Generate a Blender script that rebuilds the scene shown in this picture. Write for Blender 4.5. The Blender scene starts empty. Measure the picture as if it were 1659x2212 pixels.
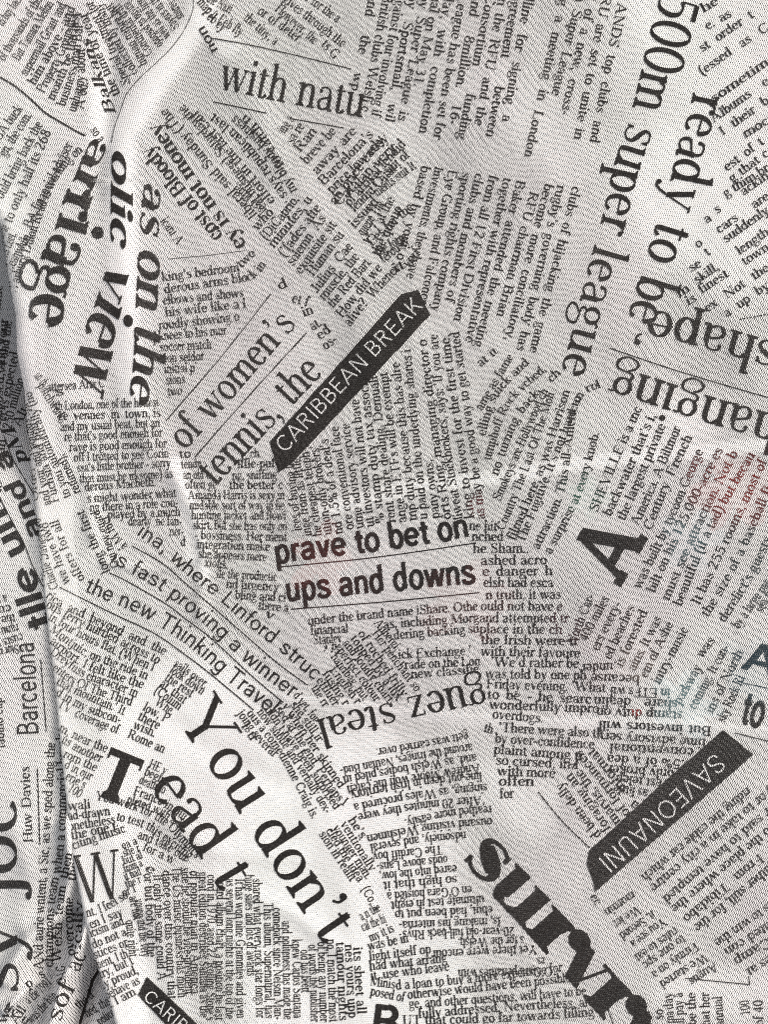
import bpy, math, random
import numpy as np
from mathutils.geometry import delaunay_2d_cdt
from mathutils import Vector

random.seed(7)
scene = bpy.context.scene
C = scene.collection
R = math.radians

# ------------------------------------------------------------------ camera, sky, sun, exposure
# 1 unit = 10 cm; the cloth fills about 26 x 35 cm of the view, the lens is 80 cm above it
scene.unit_settings.scale_length = 0.1
K = 2.64 / 1659.0            # cloth units per traced unit (the photograph traced 1659 wide, 2212 high)
DIST = 8.0
cam_d = bpy.data.cameras.new("camera")
cam = bpy.data.objects.new("camera", cam_d)
C.objects.link(cam)
cam.location = (0, 0, DIST)
cam.rotation_euler = (0, 0, 0)
cam_d.sensor_fit = 'VERTICAL'
cam_d.sensor_height = 24.0
cam_d.lens = 24.0 * DIST / (2212 * K)
cam_d.clip_start = 0.05
cam_d.clip_end = 200
scene.camera = cam

SUN_ELEV, SUN_AZ = R(40), R(35)      # from the upper right of the picture
world = bpy.data.worlds.new("World")
scene.world = world
world.use_nodes = True
wn = world.node_tree.nodes
sky = wn.new('ShaderNodeTexSky')
sky.sky_type = 'NISHITA'
sky.sun_disc = False
sky.sun_elevation = SUN_ELEV
sky.sun_rotation = R(90) - SUN_AZ
sky.air_density = 1.0
sky.dust_density = 6.0
sky.ozone_density = 0.6
hs = wn.new('ShaderNodeHueSaturation')      # thin overcast: the blue washed out of the sky
hs.inputs['Saturation'].default_value = 0.35
world.node_tree.links.new(sky.outputs[0], hs.inputs['Color'])
world.node_tree.links.new(hs.outputs[0], wn['Background'].inputs[0])
wn['Background'].inputs[1].default_value = 0.15
sun_d = bpy.data.lights.new("sun", 'SUN')
sun_d.energy = 1.5
sun_d.angle = R(22)
sun_d.color = (1.0, 0.95, 0.87)
sun = bpy.data.objects.new("sun", sun_d)
C.objects.link(sun)
dv = Vector((math.cos(SUN_ELEV) * math.cos(SUN_AZ), math.cos(SUN_ELEV) * math.sin(SUN_AZ), math.sin(SUN_ELEV)))
sun.rotation_euler = dv.to_track_quat('Z', 'Y').to_euler()
sun.location = dv * 12
scene.view_settings.view_transform = 'Standard'
scene.view_settings.look = 'None'
scene.view_settings.gamma = 1.0
scene.view_settings.exposure = 0.55
scene.cycles.filter_width = 1.05
scene.cycles.use_denoising = False
scene.cycles.transparent_max_bounces = 12

# ------------------------------------------------------------------ the shape of the cloth
def W(v):
    """traced point(s) -> position in the plane of the cloth"""
    v = np.asarray(v, float)
    return np.stack([(v[..., 0] - 829.5) * K, (1106.0 - v[..., 1]) * K], -1)

def seg_dist(P, poly):
    best = np.full(P.shape[:-1], 1e9)
    for a, b in zip(poly[:-1], poly[1:]):
        ab = b - a
        t = np.clip(((P - a) @ ab) / max(ab @ ab, 1e-12), 0, 1)
        best = np.minimum(best, np.linalg.norm(P - (a + t[..., None] * ab), axis=-1))
    return best

def smooth(t):
    t = np.clip(t, 0, 1)
    return t * t * (3 - 2 * t)

def wobble(P, f, seed):
    x, y = P[..., 0] * f, P[..., 1] * f
    r = np.random.RandomState(seed).uniform(0, 6.28, 12)
    w = np.sin(1.3 * x + 0.7 * y + r[0]) + np.sin(-0.8 * x + 1.6 * y + r[1]) + np.sin(2.1 * x - 1.1 * y + r[2])
    w += 0.6 * np.sin(3.1 * x + 2.3 * y + r[3]) + 0.6 * np.sin(-2.7 * x + 3.4 * y + r[4]) + 0.4 * np.sin(5.1 * x + 0.9 * y + r[5])
    return w / 4.0

EDGE = np.array([(-60, 380), (-40, 410), (0, 488), (13, 591), (30, 680), (33, 761), (49, 843), (59, 961), (75, 1094), (87, 1205), (92, 1275),
                 (104, 1381), (116, 1479), (124, 1561), (135, 1671), (153, 1841), (177, 1964), (194, 2043), (208, 2089),
                 (235, 2166), (262, 2260), (285, 2400)], float)
EW = W(EDGE)
def edge_x(Y):
    return np.interp(-Y, -EW[:, 1], EW[:, 0], left=-4.0)
def edge_depth(Y):
    """how far the front panel's folded edge stands above what lies under it"""
    v = 1106 - Y / K
    return 0.011 + 0.022 * smooth((v - 380) / 150) * smooth((1180 - v) / 260)

FOLDS = [  # polyline, height, half width in traced units
    ([(236, -60), (236, 160), (222, 300), (205, 420)], -0.0136, 24),
    ([(452, -40), (415, 70), (330, 180), (268, 320), (268, 600), (290, 850), (330, 1010)], 0.0149, 36),
    ([(480, 60), (600, 330), (760, 600), (790, 760)], 0.0136, 48),
    ([(372, 1010), (425, 1130), (440, 1190), (432, 1330)], 0.0124, 18),
    ([(225, 1215), (330, 1235), (470, 1195)], 0.0074, 9),
    ([(190, 1040), (200, 1180), (150, 1240)], 0.0087, 16),
    ([(560, 1500), (640, 1508), (855, 1532), (1019, 1547), (1257, 1558), (1505, 1564), (1720, 1580)], 0.0062, 15),
    ([(600, 1140), (731, 1104), (923, 1060), (1075, 1046), (1213, 1018), (1339, 1005), (1532, 988), (1720, 965)], 0.0040, 20),
    ([(380, 1570), (480, 1640), (620, 1700)], -0.0074, 30),
    ([(330, 1760), (470, 1840), (640, 1850)], 0.0074, 24),
    ([(540, 1930), (640, 1975), (740, 2060)], 0.0081, 20),
    ([(420, 1960), (560, 2020), (660, 2150)], -0.0062, 26),
    ([(700, 1750), (760, 1960), (780, 2200)], 0.0074, 40),
    ([(860, 2230), (980, 2080), (1200, 1900), (1260, 1760)], 0.0087, 60),
    ([(1560, 1000), (1480, 700), (1380, 300), (1400, -60)], -0.0112, 120),
    ([(1659, 250), (1560, 600), (1659, 900)], 0.0087, 80),
    ([(150, 560), (120, 760), (160, 900)], 0.0099, 60),
    ([(180, 1420), (240, 1600), (230, 1800), (330, 2000)], 0.0112, 50),
    ([(880, 250), (980, 640), (930, 940)], -0.0074, 80),
    ([(560, 1060), (640, 1240), (560, 1420)], -0.0062, 60),
    ([(300, 2000), (330, 2120), (300, 2260)], -0.0124, 30),
]
FOLDS = [(W(p), a, w * K) for p, a, w in FOLDS]

def height_main(P):
    h = 0.010 * wobble(P, 2.6, 3) + 0.0035 * wobble(P, 9.0, 5) + 0.0012 * wobble(P, 26.0, 8)
    for p, a, w in FOLDS:
        d = seg_dist(P, p)
        h = h + a * np.exp(-(d / w) ** 2)
    Y = P[..., 1]
    d = P[..., 0] - edge_x(Y)
    Rr = edge_depth(Y)
    q = np.clip(1 - d / (1.6 * Rr), 0, 1)
    return h - Rr * (1 - np.sqrt(np.clip(1 - q * q, 0, 1)))

CR = [([(96, 2260), (130, 2130), (168, 2050), (186, 2000)], 0.075, 17),
      ([(40, 2240), (90, 2080), (150, 1990)], -0.06, 20),
      ([(150, 2260), (185, 2140), (215, 2090)], -0.10, 18),
      ([(0, 2120), (60, 2030), (120, 1985), (150, 1900), (146, 1780)], 0.05, 20),
      ([(70, 2260), (100, 2120)], -0.05, 12),
      ([(110, 1760), (118, 1600)], -0.01, 20),
      ([(0, 2190), (60, 2140)], 0.03, 12),
      ([(0, 870), (60, 1010), (92, 1180), (110, 1300)], 0.02, 24),
      ([(30, 1800), (60, 1900), (40, 2000)], 0.012, 30)]
CR = [(W(p), a, w * K) for p, a, w in CR]
def height_low(P):
    v = 1106 - P[..., 1] / K
    pocket = 0.42 * smooth((v - 330) / 140) * smooth((1060 - v) / 330)
    dep = 1.8 * edge_depth(P[..., 1]) + 0.05 * smooth((v - 1780) / 200)
    h = -dep - 0.012 - pocket + 0.006 * wobble(P, 4.0, 21) + 0.0015 * wobble(P, 22, 2)
    for p, a, w in CR:
        h = h + a * np.exp(-(seg_dist(P, p) / w) ** 2)
    # tucked down where the front panel lies over it
    d = P[..., 0] - edge_x(P[..., 1])
    h = h - 0.10 * smooth((d + 0.01) / 0.10)
    return h

def land(V, fn, lift):
    """the place on the cloth seen at a traced point"""
    F = W(V)
    P = F.copy()
    for _ in range(4):
        h = fn(P)
        P = F * (1 - (h + lift) / DIST)[..., None]
    return np.concatenate([P, (fn(P) + lift)[..., None]], -1)

# ------------------------------------------------------------------ the knit: cell coordinates and how far the mesh is stretched open
def cells(P):
    v = P / K
    x, y = v[..., 0], v[..., 1]
    x = x + 9 * wobble(P, 3.0, 31) + 2.0 * wobble(P, 9.0, 32)
    y = y + 9 * wobble(P, 2.5, 33) + 2.0 * wobble(P, 8.0, 34)
    ang = -0.18
    u = (x + ang * y) / 4.75
    w = (y + 0.06 * x) / 7.9
    return np.stack([u, w], -1)

SLACK = [  # places where the knit lies slack and closed: polyline, radius, strength
    ([(440, 0), (420, 60), (340, 170), (262, 290), (262, 420), (268, 700), (292, 880)], 30, 0.684),
    ([(215, 190), (215, 300)], 22, 0.576), ([(470, 60), (490, 100)], 26, 0.432),
    ([(600, 420), (760, 640)], 26, 0.180),
    ([(380, 1010), (415, 1130), (430, 1240)], 22, 0.468),
    ([(440, 1560), (480, 1660), (560, 1760), (560, 1900), (660, 2060), (660, 2250)], 150, 0.670),
    ([(350, 1520), (300, 1600), (240, 1760), (240, 1950), (330, 2200)], 90, 0.518),
    ([(620, 1512), (855, 1540), (1019, 1556), (1257, 1566), (1505, 1572), (1700, 1585)], 13, 0.360),
    ([(760, 1700), (850, 1900), (880, 2250)], 150, 0.619),
    ([(700, 1098), (923, 1046), (1075, 1032), (1213, 1006), (1339, 990), (1532, 975), (1700, 955)], 17, 0.360),
    ([(1480, -50), (1560, 200), (1500, 420)], 170, 0.360), ([(1450, 380), (1600, 560)], 110, 0.274),
    ([(1500, 900), (1420, 930)], 60, 0.324),
    ([(1480, 2140), (1640, 2150)], 60, 0.324),
    ([(1100, 200), (1230, 330)], 70, 0.158),
    ([(1060, 1700), (1150, 1750)], 60, 0.216),
]
SLACK = [(W(p), r * K, s) for p, r, s in SLACK]
def openness(P):
    o = np.ones(P.shape[:-1])
    for p, r, s in SLACK:
        d = seg_dist(P, p)
        o = o * (1 - s * np.exp(-(d / r) ** 4 * 0.9))
    o = o * (0.90 + 0.10 * wobble(P, 5, 44))
    left = smooth((-0.62 - P[..., 0]) / 0.5)
    o = o * (1 - 0.22 * left)
    return np.clip(0.30 + 0.70 * o, 0.0, 1.0)

# ------------------------------------------------------------------ materials
def node(nt, typ, **kw):
    n = nt.nodes.new(typ)
    for k, v in kw.items():
        setattr(n, k, v)
    return n
def math_n(nt, op, a, b=None, c=None, clamp=False):
    n = node(nt, 'ShaderNodeMath', operation=op)
    n.use_clamp = clamp
    for i, x in enumerate((a, b, c)):
        if x is None: continue
        if isinstance(x, (int, float)): n.inputs[i].default_value = x
        else: nt.links.new(x, n.inputs[i])
    return n.outputs[0]

def knit_material(name, thread, tint, ink=False, rough=0.85, closed=False):
    m = bpy.data.materials.new(name)
    m.use_nodes = True
    nt = m.node_tree
    L = nt.links.new
    bsdf = nt.nodes['Principled BSDF']
    out = nt.nodes['Material Output']
    uv = node(nt, 'ShaderNodeUVMap', uv_map='knit')
    sep = node(nt, 'ShaderNodeSeparateXYZ')
    jit = node(nt, 'ShaderNodeTexNoise')
    jit.inputs['Scale'].default_value = 0.35
    jit.inputs['Detail'].default_value = 2.0
    L(uv.outputs[0], jit.inputs['Vector'])
    jv = node(nt, 'ShaderNodeVectorMath', operation='MULTIPLY_ADD')
    L(jit.outputs['Color'], jv.inputs[0])
    jv.inputs[1].default_value = (0.55, 0.55, 0)
    L(uv.outputs[0], jv.inputs[2])
    L(jv.outputs[0], sep.inputs[0])
    u, v = sep.outputs[0], sep.outputs[1]
    op = node(nt, 'ShaderNodeAttribute', attribute_name='open')
    dd = []
    for off in (0.0, 0.5):                       # two interleaved rows of long holes between the yarns
        fu = math_n(nt, 'SUBTRACT', math_n(nt, 'FRACT', math_n(nt, 'ADD', u, off)), 0.5)
        fv = math_n(nt, 'SUBTRACT', math_n(nt, 'FRACT', math_n(nt, 'ADD', v, off)), 0.5)
        a2 = math_n(nt, 'POWER', math_n(nt, 'ABSOLUTE', math_n(nt, 'DIVIDE', fu, 0.215)), 2.0)
        b2 = math_n(nt, 'POWER', math_n(nt, 'ABSOLUTE', math_n(nt, 'DIVIDE', fv, 0.335)), 2.0)
        dd.append(math_n(nt, 'SQRT', math_n(nt, 'ADD', a2, b2)))
    dist = math_n(nt, 'MINIMUM', dd[0], dd[1])
    rn = node(nt, 'ShaderNodeTexNoise')
    rn.inputs['Scale'].default_value = 1.3
    rn.inputs['Detail'].default_value = 1.0
    L(uv.outputs[0], rn.inputs['Vector'])
    size = math_n(nt, 'MULTIPLY', op.outputs['Fac'], math_n(nt, 'MULTIPLY_ADD', rn.outputs['Fac'], 0.55, 0.78))
    gap = math_n(nt, 'SUBTRACT', size, dist)
    hole = math_n(nt, 'MULTIPLY_ADD', gap, 7.0, 0.30, clamp=True)
    if closed:
        hole = math_n(nt, 'MULTIPLY', hole, 0.0)
    # thread colour: slightly uneven, and along each thread a lighter crown
    big = node(nt, 'ShaderNodeTexNoise')
    big.inputs['Scale'].default_value = 0.012
    big.inputs['Detail'].default_value = 3.0
    L(uv.outputs[0], big.inputs['Vector'])
    mixc = node(nt, 'ShaderNodeMix', data_type='RGBA')
    rmp = node(nt, 'ShaderNodeMapRange')
    rmp.inputs['From Min'].default_value = 0.35
    rmp.inputs['From Max'].default_value = 0.65
    L(big.outputs['Fac'], rmp.inputs['Value'])
    L(rmp.outputs[0], mixc.inputs['Factor'])
    mixc.inputs['A'].default_value = (*thread, 1)
    mixc.inputs['B'].default_value = (*tint, 1)
    col = mixc.outputs['Result']
    fl = node(nt, 'ShaderNodeTexNoise')
    fl.inputs['Scale'].default_value = 1.7 if ink else 2.3
    fl.inputs['Detail'].default_value = 2.0
    L(jv.outputs[0], fl.inputs['Vector'])
    m2 = node(nt, 'ShaderNodeMix', data_type='RGBA')
    r2 = node(nt, 'ShaderNodeMapRange')
    if ink:
        # where the knit is strained the dye sits only on the crowns and pale yarn shows between
        r2.inputs['From Min'].default_value = 0.50
        r2.inputs['From Max'].default_value = 0.78
        L(fl.outputs['Fac'], r2.inputs['Value'])
        m2.inputs['B'].default_value = (0.055, 0.052, 0.049, 1)
    else:
        r2.inputs['From Min'].default_value = 0.35
        r2.inputs['From Max'].default_value = 0.75
        r2.inputs['To Max'].default_value = 0.35
        L(fl.outputs['Fac'], r2.inputs['Value'])
        m2.inputs['B'].default_value = (thread[0] * 0.45, thread[1] * 0.44, thread[2] * 0.42, 1)
    L(r2.outputs[0], m2.inputs['Factor'])
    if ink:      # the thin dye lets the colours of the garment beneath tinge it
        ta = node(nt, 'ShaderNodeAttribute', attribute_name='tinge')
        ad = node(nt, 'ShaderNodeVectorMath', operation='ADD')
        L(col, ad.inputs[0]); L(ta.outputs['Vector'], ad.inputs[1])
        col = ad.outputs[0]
    L(col, m2.inputs['A'])
    L(m2.outputs['Result'], bsdf.inputs['Base Color'])
    bsdf.inputs['Roughness'].default_value = rough
    bsdf.inputs['Specular IOR Level'].default_value = 0.12 if ink else 0.35
    bsdf.inputs['Sheen Weight'].default_value = 0.0 if ink else 0.12
    # yarn relief
    hgt = math_n(nt, 'MULTIPLY', math_n(nt, 'COSINE', math_n(nt, 'MULTIPLY', fu, 6.2832)), -0.5)
    hgt = math_n(nt, 'ADD', hgt, math_n(nt, 'MULTIPLY', fl.outputs['Fac'], 0.8))
    bump = node(nt, 'ShaderNodeBump')
    bump.inputs['Strength'].default_value = 0.35
    bump.inputs['Distance'].default_value = 0.0025
    L(hgt, bump.inputs['Height'])
    L(bump.outputs[0], bsdf.inputs['Normal'])
    tl = node(nt, 'ShaderNodeBsdfTranslucent')
    L(m2.outputs['Result'], tl.inputs['Color'])
    mt = node(nt, 'ShaderNodeMixShader')
    mt.inputs[0].default_value = 0.03 if ink else 0.26
    L(bsdf.outputs[0], mt.inputs[1]); L(tl.outputs[0], mt.inputs[2])
    tr = node(nt, 'ShaderNodeBsdfTransparent')
    mh = node(nt, 'ShaderNodeMixShader')
    L(hole, mh.inputs[0]); L(mt.outputs[0], mh.inputs[1]); L(tr.outputs[0], mh.inputs[2])
    L(mh.outputs[0], out.inputs['Surface'])
    return m

M_KNIT = knit_material('white_mesh_knit', (0.84, 0.845, 0.81), (0.83, 0.79, 0.79))
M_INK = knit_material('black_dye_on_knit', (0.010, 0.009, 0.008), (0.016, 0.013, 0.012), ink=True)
M_LOW = M_KNIT

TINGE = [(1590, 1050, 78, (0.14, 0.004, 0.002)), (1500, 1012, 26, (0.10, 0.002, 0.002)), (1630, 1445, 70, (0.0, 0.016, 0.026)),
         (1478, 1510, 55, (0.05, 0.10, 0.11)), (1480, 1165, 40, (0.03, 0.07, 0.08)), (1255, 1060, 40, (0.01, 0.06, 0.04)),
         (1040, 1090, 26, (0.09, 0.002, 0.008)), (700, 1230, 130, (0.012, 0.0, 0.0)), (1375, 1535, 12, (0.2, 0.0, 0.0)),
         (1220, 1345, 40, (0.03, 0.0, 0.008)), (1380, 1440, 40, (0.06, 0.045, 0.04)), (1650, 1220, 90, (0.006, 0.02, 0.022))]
def plain_material(name, col, rough=0.9, floral=False):
    m = bpy.data.materials.new(name)
    m.use_nodes = True
    nt = m.node_tree
    b = nt.nodes['Principled BSDF']
    b.inputs['Roughness'].default_value = rough
    b.inputs['Specular IOR Level'].default_value = 0.2
    tc = node(nt, 'ShaderNodeTexCoord')
    n = node(nt, 'ShaderNodeTexNoise')
    n.inputs['Scale'].default_value = 18
    n.inputs['Detail'].default_value = 5
    nt.links.new(tc.outputs['Object'], n.inputs['Vector'])
    mx = node(nt, 'ShaderNodeMix', data_type='RGBA')
    mx.inputs['A'].default_value = (*[c * 0.6 for c in col], 1)
    mx.inputs['B'].default_value = (*[c * 1.4 for c in col], 1)
    nt.links.new(n.outputs['Fac'], mx.inputs['Factor'])
    nt.links.new(mx.outputs['Result'], b.inputs['Base Color'])
    bp = node(nt, 'ShaderNodeBump')
    bp.inputs['Distance'].default_value = 0.004
    nt.links.new(n.outputs['Fac'], bp.inputs['Height'])
    nt.links.new(bp.outputs[0], b.inputs['Normal'])
    return m

# ------------------------------------------------------------------ object helpers
def empty(name, label, cat, group=None):
    o = bpy.data.objects.new(name, None)
    C.objects.link(o)
    o.empty_display_size = 0.2
    o['label'] = label
    o['category'] = cat
    if group: o['group'] = group
    return o

def mesh_obj(name, co, faces, mat, parent=None, label=None, knit=True, smooth_shade=True):
    me = bpy.data.meshes.new(name)
    co = np.asarray(co, np.float32)
    faces = np.asarray(faces, np.int32)
    n = faces.shape[1]
    me.vertices.add(len(co))
    me.vertices.foreach_set('co', co.ravel())
    me.loops.add(faces.size)
    me.loops.foreach_set('vertex_index', faces.ravel())
    me.polygons.add(len(faces))
    me.polygons.foreach_set('loop_start', np.arange(0, faces.size, n, dtype=np.int32))
    me.polygons.foreach_set('use_smooth', np.full(len(faces), smooth_shade))
    me.update(calc_edges=True)
    if knit:
        P = co[:, :2].astype(float)
        uv = me.uv_layers.new(name='knit')
        c = cells(P)
        uv.data.foreach_set('uv', c[faces.ravel()].astype(np.float32).ravel())
        at = me.attributes.new('open', 'FLOAT', 'POINT')
        at.data.foreach_set('value', openness(P).astype(np.float32))
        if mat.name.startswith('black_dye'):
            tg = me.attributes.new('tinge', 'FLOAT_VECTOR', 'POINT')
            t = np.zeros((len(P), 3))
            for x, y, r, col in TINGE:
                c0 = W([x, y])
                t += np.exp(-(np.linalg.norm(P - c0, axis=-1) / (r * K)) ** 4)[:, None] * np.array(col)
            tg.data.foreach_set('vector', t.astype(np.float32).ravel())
    me.materials.append(mat)
    o = bpy.data.objects.new(name, me)
    C.objects.link(o)
    if parent: o.parent = parent
    if label: o['label'] = label
    return o

def grid_faces(r, c):
    i = np.arange((r - 1) * (c - 1))
    a = (i // (c - 1)) * c + i % (c - 1)
    return np.stack([a, a + 1, a + c + 1, a + c], -1)

# ------------------------------------------------------------------ the cloth
cloth = empty('printed_cloth', 'white mesh knit cloth printed all over with black newspaper cuttings, folded along its left side', 'cloth')
cloth.location = (0, 0, 0)

rows = np.linspace(2340, -130, 520)
cols_t = np.concatenate([np.linspace(0, 0.03, 16)[:-1] ** 1.0, np.linspace(0.03, 1, 360)])
vv = []
right = W([1800, 0])[0]
for r in rows:
    Y = (1106 - r) * K
    xe = float(edge_x(Y)) if r > 380 else -1.55
    if r <= 400:
        t = smooth((r - 380) / 20)
        xe = -1.55 * (1 - t) + float(edge_x(Y)) * t
    X = xe + (right - xe) * cols_t
    P = np.stack([X, np.full_like(X, Y)], -1)
    h = height_main(P)
    top = np.concatenate([P, h[:, None]], -1)
    # the edge turns under: half a roll, then a hem lying beneath
    Rr = float(edge_depth(Y))
    a = np.linspace(0, math.pi / 2, 7)[1:]
    under = [(xe + 1.6 * Rr * (1 - math.cos(q)), Y, h[0] - Rr * math.sin(q)) for q in a]
    under += [(xe + 1.6 * Rr + 0.05 * k, Y, h[0] - Rr - 0.004 * k) for k in (1, 2)]
    vv.append(np.concatenate([np.array(under)[::-1], top], 0))
nc = vv[0].shape[0]
mesh_obj('front_panel', np.concatenate(vv, 0), grid_faces(len(rows), nc), M_KNIT, cloth, 'white mesh panel lying on top')

xs = np.linspace(-140, 440, 190)
ys = np.linspace(2340, 330, 560)
gx, gy = np.meshgrid(xs, ys)
P = W(np.stack([gx, gy], -1)).reshape(-1, 2)
mesh_obj('lower_panel', np.concatenate([P, height_low(P)[:, None]], -1), grid_faces(len(ys), len(xs)), M_LOW, cloth,
         'shaded panel emerging from under the folded left edge')

# ------------------------------------------------------------------ what lies under the mesh
def under_sheet(name, label, cat, x0, x1, ytop, ybot, off, mat, nx=160, ny=160, group=None, kind=None):
    xs = np.linspace(0, 1, nx)
    vs = []
    for j in np.linspace(0, 1, ny)[::-1]:
        for i in xs:
            x = x0 + (x1 - x0) * i
            a, b = ytop(x), ybot(x)
            vs.append((x, a + (b - a) * j))
    P = W(np.array(vs))
    d = P[:, 0] - edge_x(P[:, 1])
    z = height_main(P) + off
    z = z - 0.12 * smooth((0.12 - d) / 0.10)
    top = np.concatenate([P, z[:, None]], -1)
    o = mesh_obj(name, top, grid_faces(ny, nx), mat, None, None, knit=False)
    sd = o.modifiers.new('thickness', 'SOLIDIFY'); sd.thickness = 0.006; sd.offset = -1
    if kind: o['kind'] = kind
    if label: o['label'] = label
    if cat: o['category'] = cat
    return o
M_BROWN = plain_material('dark_brown_cloth', (0.020, 0.016, 0.014))
M_BLACK = plain_material('black_cloth', (0.006, 0.005, 0.006))
up = lambda x: np.interp(x, [560, 659, 731, 858, 923, 992, 1075, 1157, 1213, 1270, 1339, 1435, 1532, 1760], [1150, 1118, 1104, 1077, 1060, 1052, 1046, 1032, 1018, 1021, 1005, 994, 988, 960])
dn = lambda x: np.interp(x, [560, 640, 855, 937, 1019, 1130, 1257, 1339, 1505, 1659, 1760], [1495, 1508, 1531, 1542, 1547, 1554, 1558, 1561, 1564, 1575, 1585])
under_sheet('brown_cloth', 'dark brown cloth lying beneath the white mesh, seen only through its holes', 'cloth', 60, 1790,
            lambda x: -120, lambda x: 2330, -0.045, M_BROWN, 200, 260)
band = under_sheet('black_garment', 'black cloth with red and pale blue flowers showing through the mesh in a broad band', 'garment', 575, 1755, up, dn, -0.016, M_BLACK, 240, 120)
# flowers on the garment, sewn on as flat petals
def petal(cx, cy, ang, ln, wd, n=14):
    pts = []
    for k in range(n):
        t = 2 * math.pi * k / n
        x = math.cos(t) * ln / 2 + ln / 2
        y = math.sin(t) * wd / 2 * (0.6 + 0.5 * (x / ln))
        pts.append((cx + x * math.cos(ang) - y * math.sin(ang), cy + x * math.sin(ang) + y * math.cos(ang)))
    return pts
def flower(name, label, cx, cy, size, col, n, seed):
    rnd = random.Random(seed)
    co, fc = [], []
    for k in range(n):
        a = 2 * math.pi * k / n + rnd.uniform(-.2, .2)
        pts = np.array(petal(cx, cy, a, size * rnd.uniform(.75, 1.1), size * rnd.uniform(.5, .75)))
        ctr = pts.mean(0)
        rings = [ctr + (pts - ctr) * s for s in (1, .66, .33)] + [ctr[None]]
        base = len(co)
        V = np.concatenate(rings)
        P = W(V)
        z = height_main(P) - 0.0145 + 0.0006 * k
        co += np.concatenate([P, z[:, None]], -1).tolist()
        m = len(pts)
        for r in range(2):
            for i in range(m):
                j = (i + 1) % m
                a0, b0, c0, d0 = base + r * m + i, base + r * m + j, base + (r + 1) * m + j, base + (r + 1) * m + i
                fc += [(a0, c0, b0), (a0, d0, c0)]
        for i in range(m):
            fc.append((base + 2 * m + i, base + 3 * m, base + 2 * m + (i + 1) % m))
    o = mesh_obj(name, co, fc, plain_material(name + '_dye', col), band, label, knit=False)
    return o
flower('flower', 'red flower', 1590, 1055, 105, (0.09, 0.003, 0.002), 6, 1)
flower('flower', 'pale blue flower', 1478, 1520, 85, (0.12, 0.18, 0.19), 5, 2)
flower('flower', 'grey blue flower', 1500, 1165, 75, (0.05, 0.09, 0.10), 5, 3)
flower('flower', 'dark red flower', 1020, 1300, 120, (0.05, 0.005, 0.006), 5, 4)
flower('flower', 'dark teal flower', 1630, 1440, 80, (0.01, 0.035, 0.05), 5, 5)
flower('flower', 'dark red flower', 1330, 1390, 110, (0.02, 0.003, 0.004), 6, 6)
flower('flower', 'dark red flower', 690, 1210, 90, (0.09, 0.012, 0.012), 5, 7)
flower('flower', 'green flower', 1270, 1080, 55, (0.015, 0.06, 0.04), 5, 8)
flower('flower', 'beige flower', 1370, 1430, 60, (0.08, 0.06, 0.05), 5, 9)

# the surface everything lies on
gp = W([(-500, 2900), (2160, 2900), (2160, -700), (-500, -700)])
nx, ny = 60, 60
gx, gy = np.meshgrid(np.linspace(gp[0, 0], gp[1, 0], nx), np.linspace(gp[0, 1], gp[2, 1], ny))
g = mesh_obj('ground', np.stack([gx.ravel(), gy.ravel(), np.full(gx.size, -0.75)], -1), grid_faces(ny, nx),
             plain_material('grey_ground', (0.09, 0.085, 0.08)), None, None, knit=False)
g['kind'] = 'structure'
# ------------------------------------------------------------------ letter shapes (drawn here with a broad pen; units: 1000 per em)
XH, CAP, ASC, DSC = 450, 662, 700, -215

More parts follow.
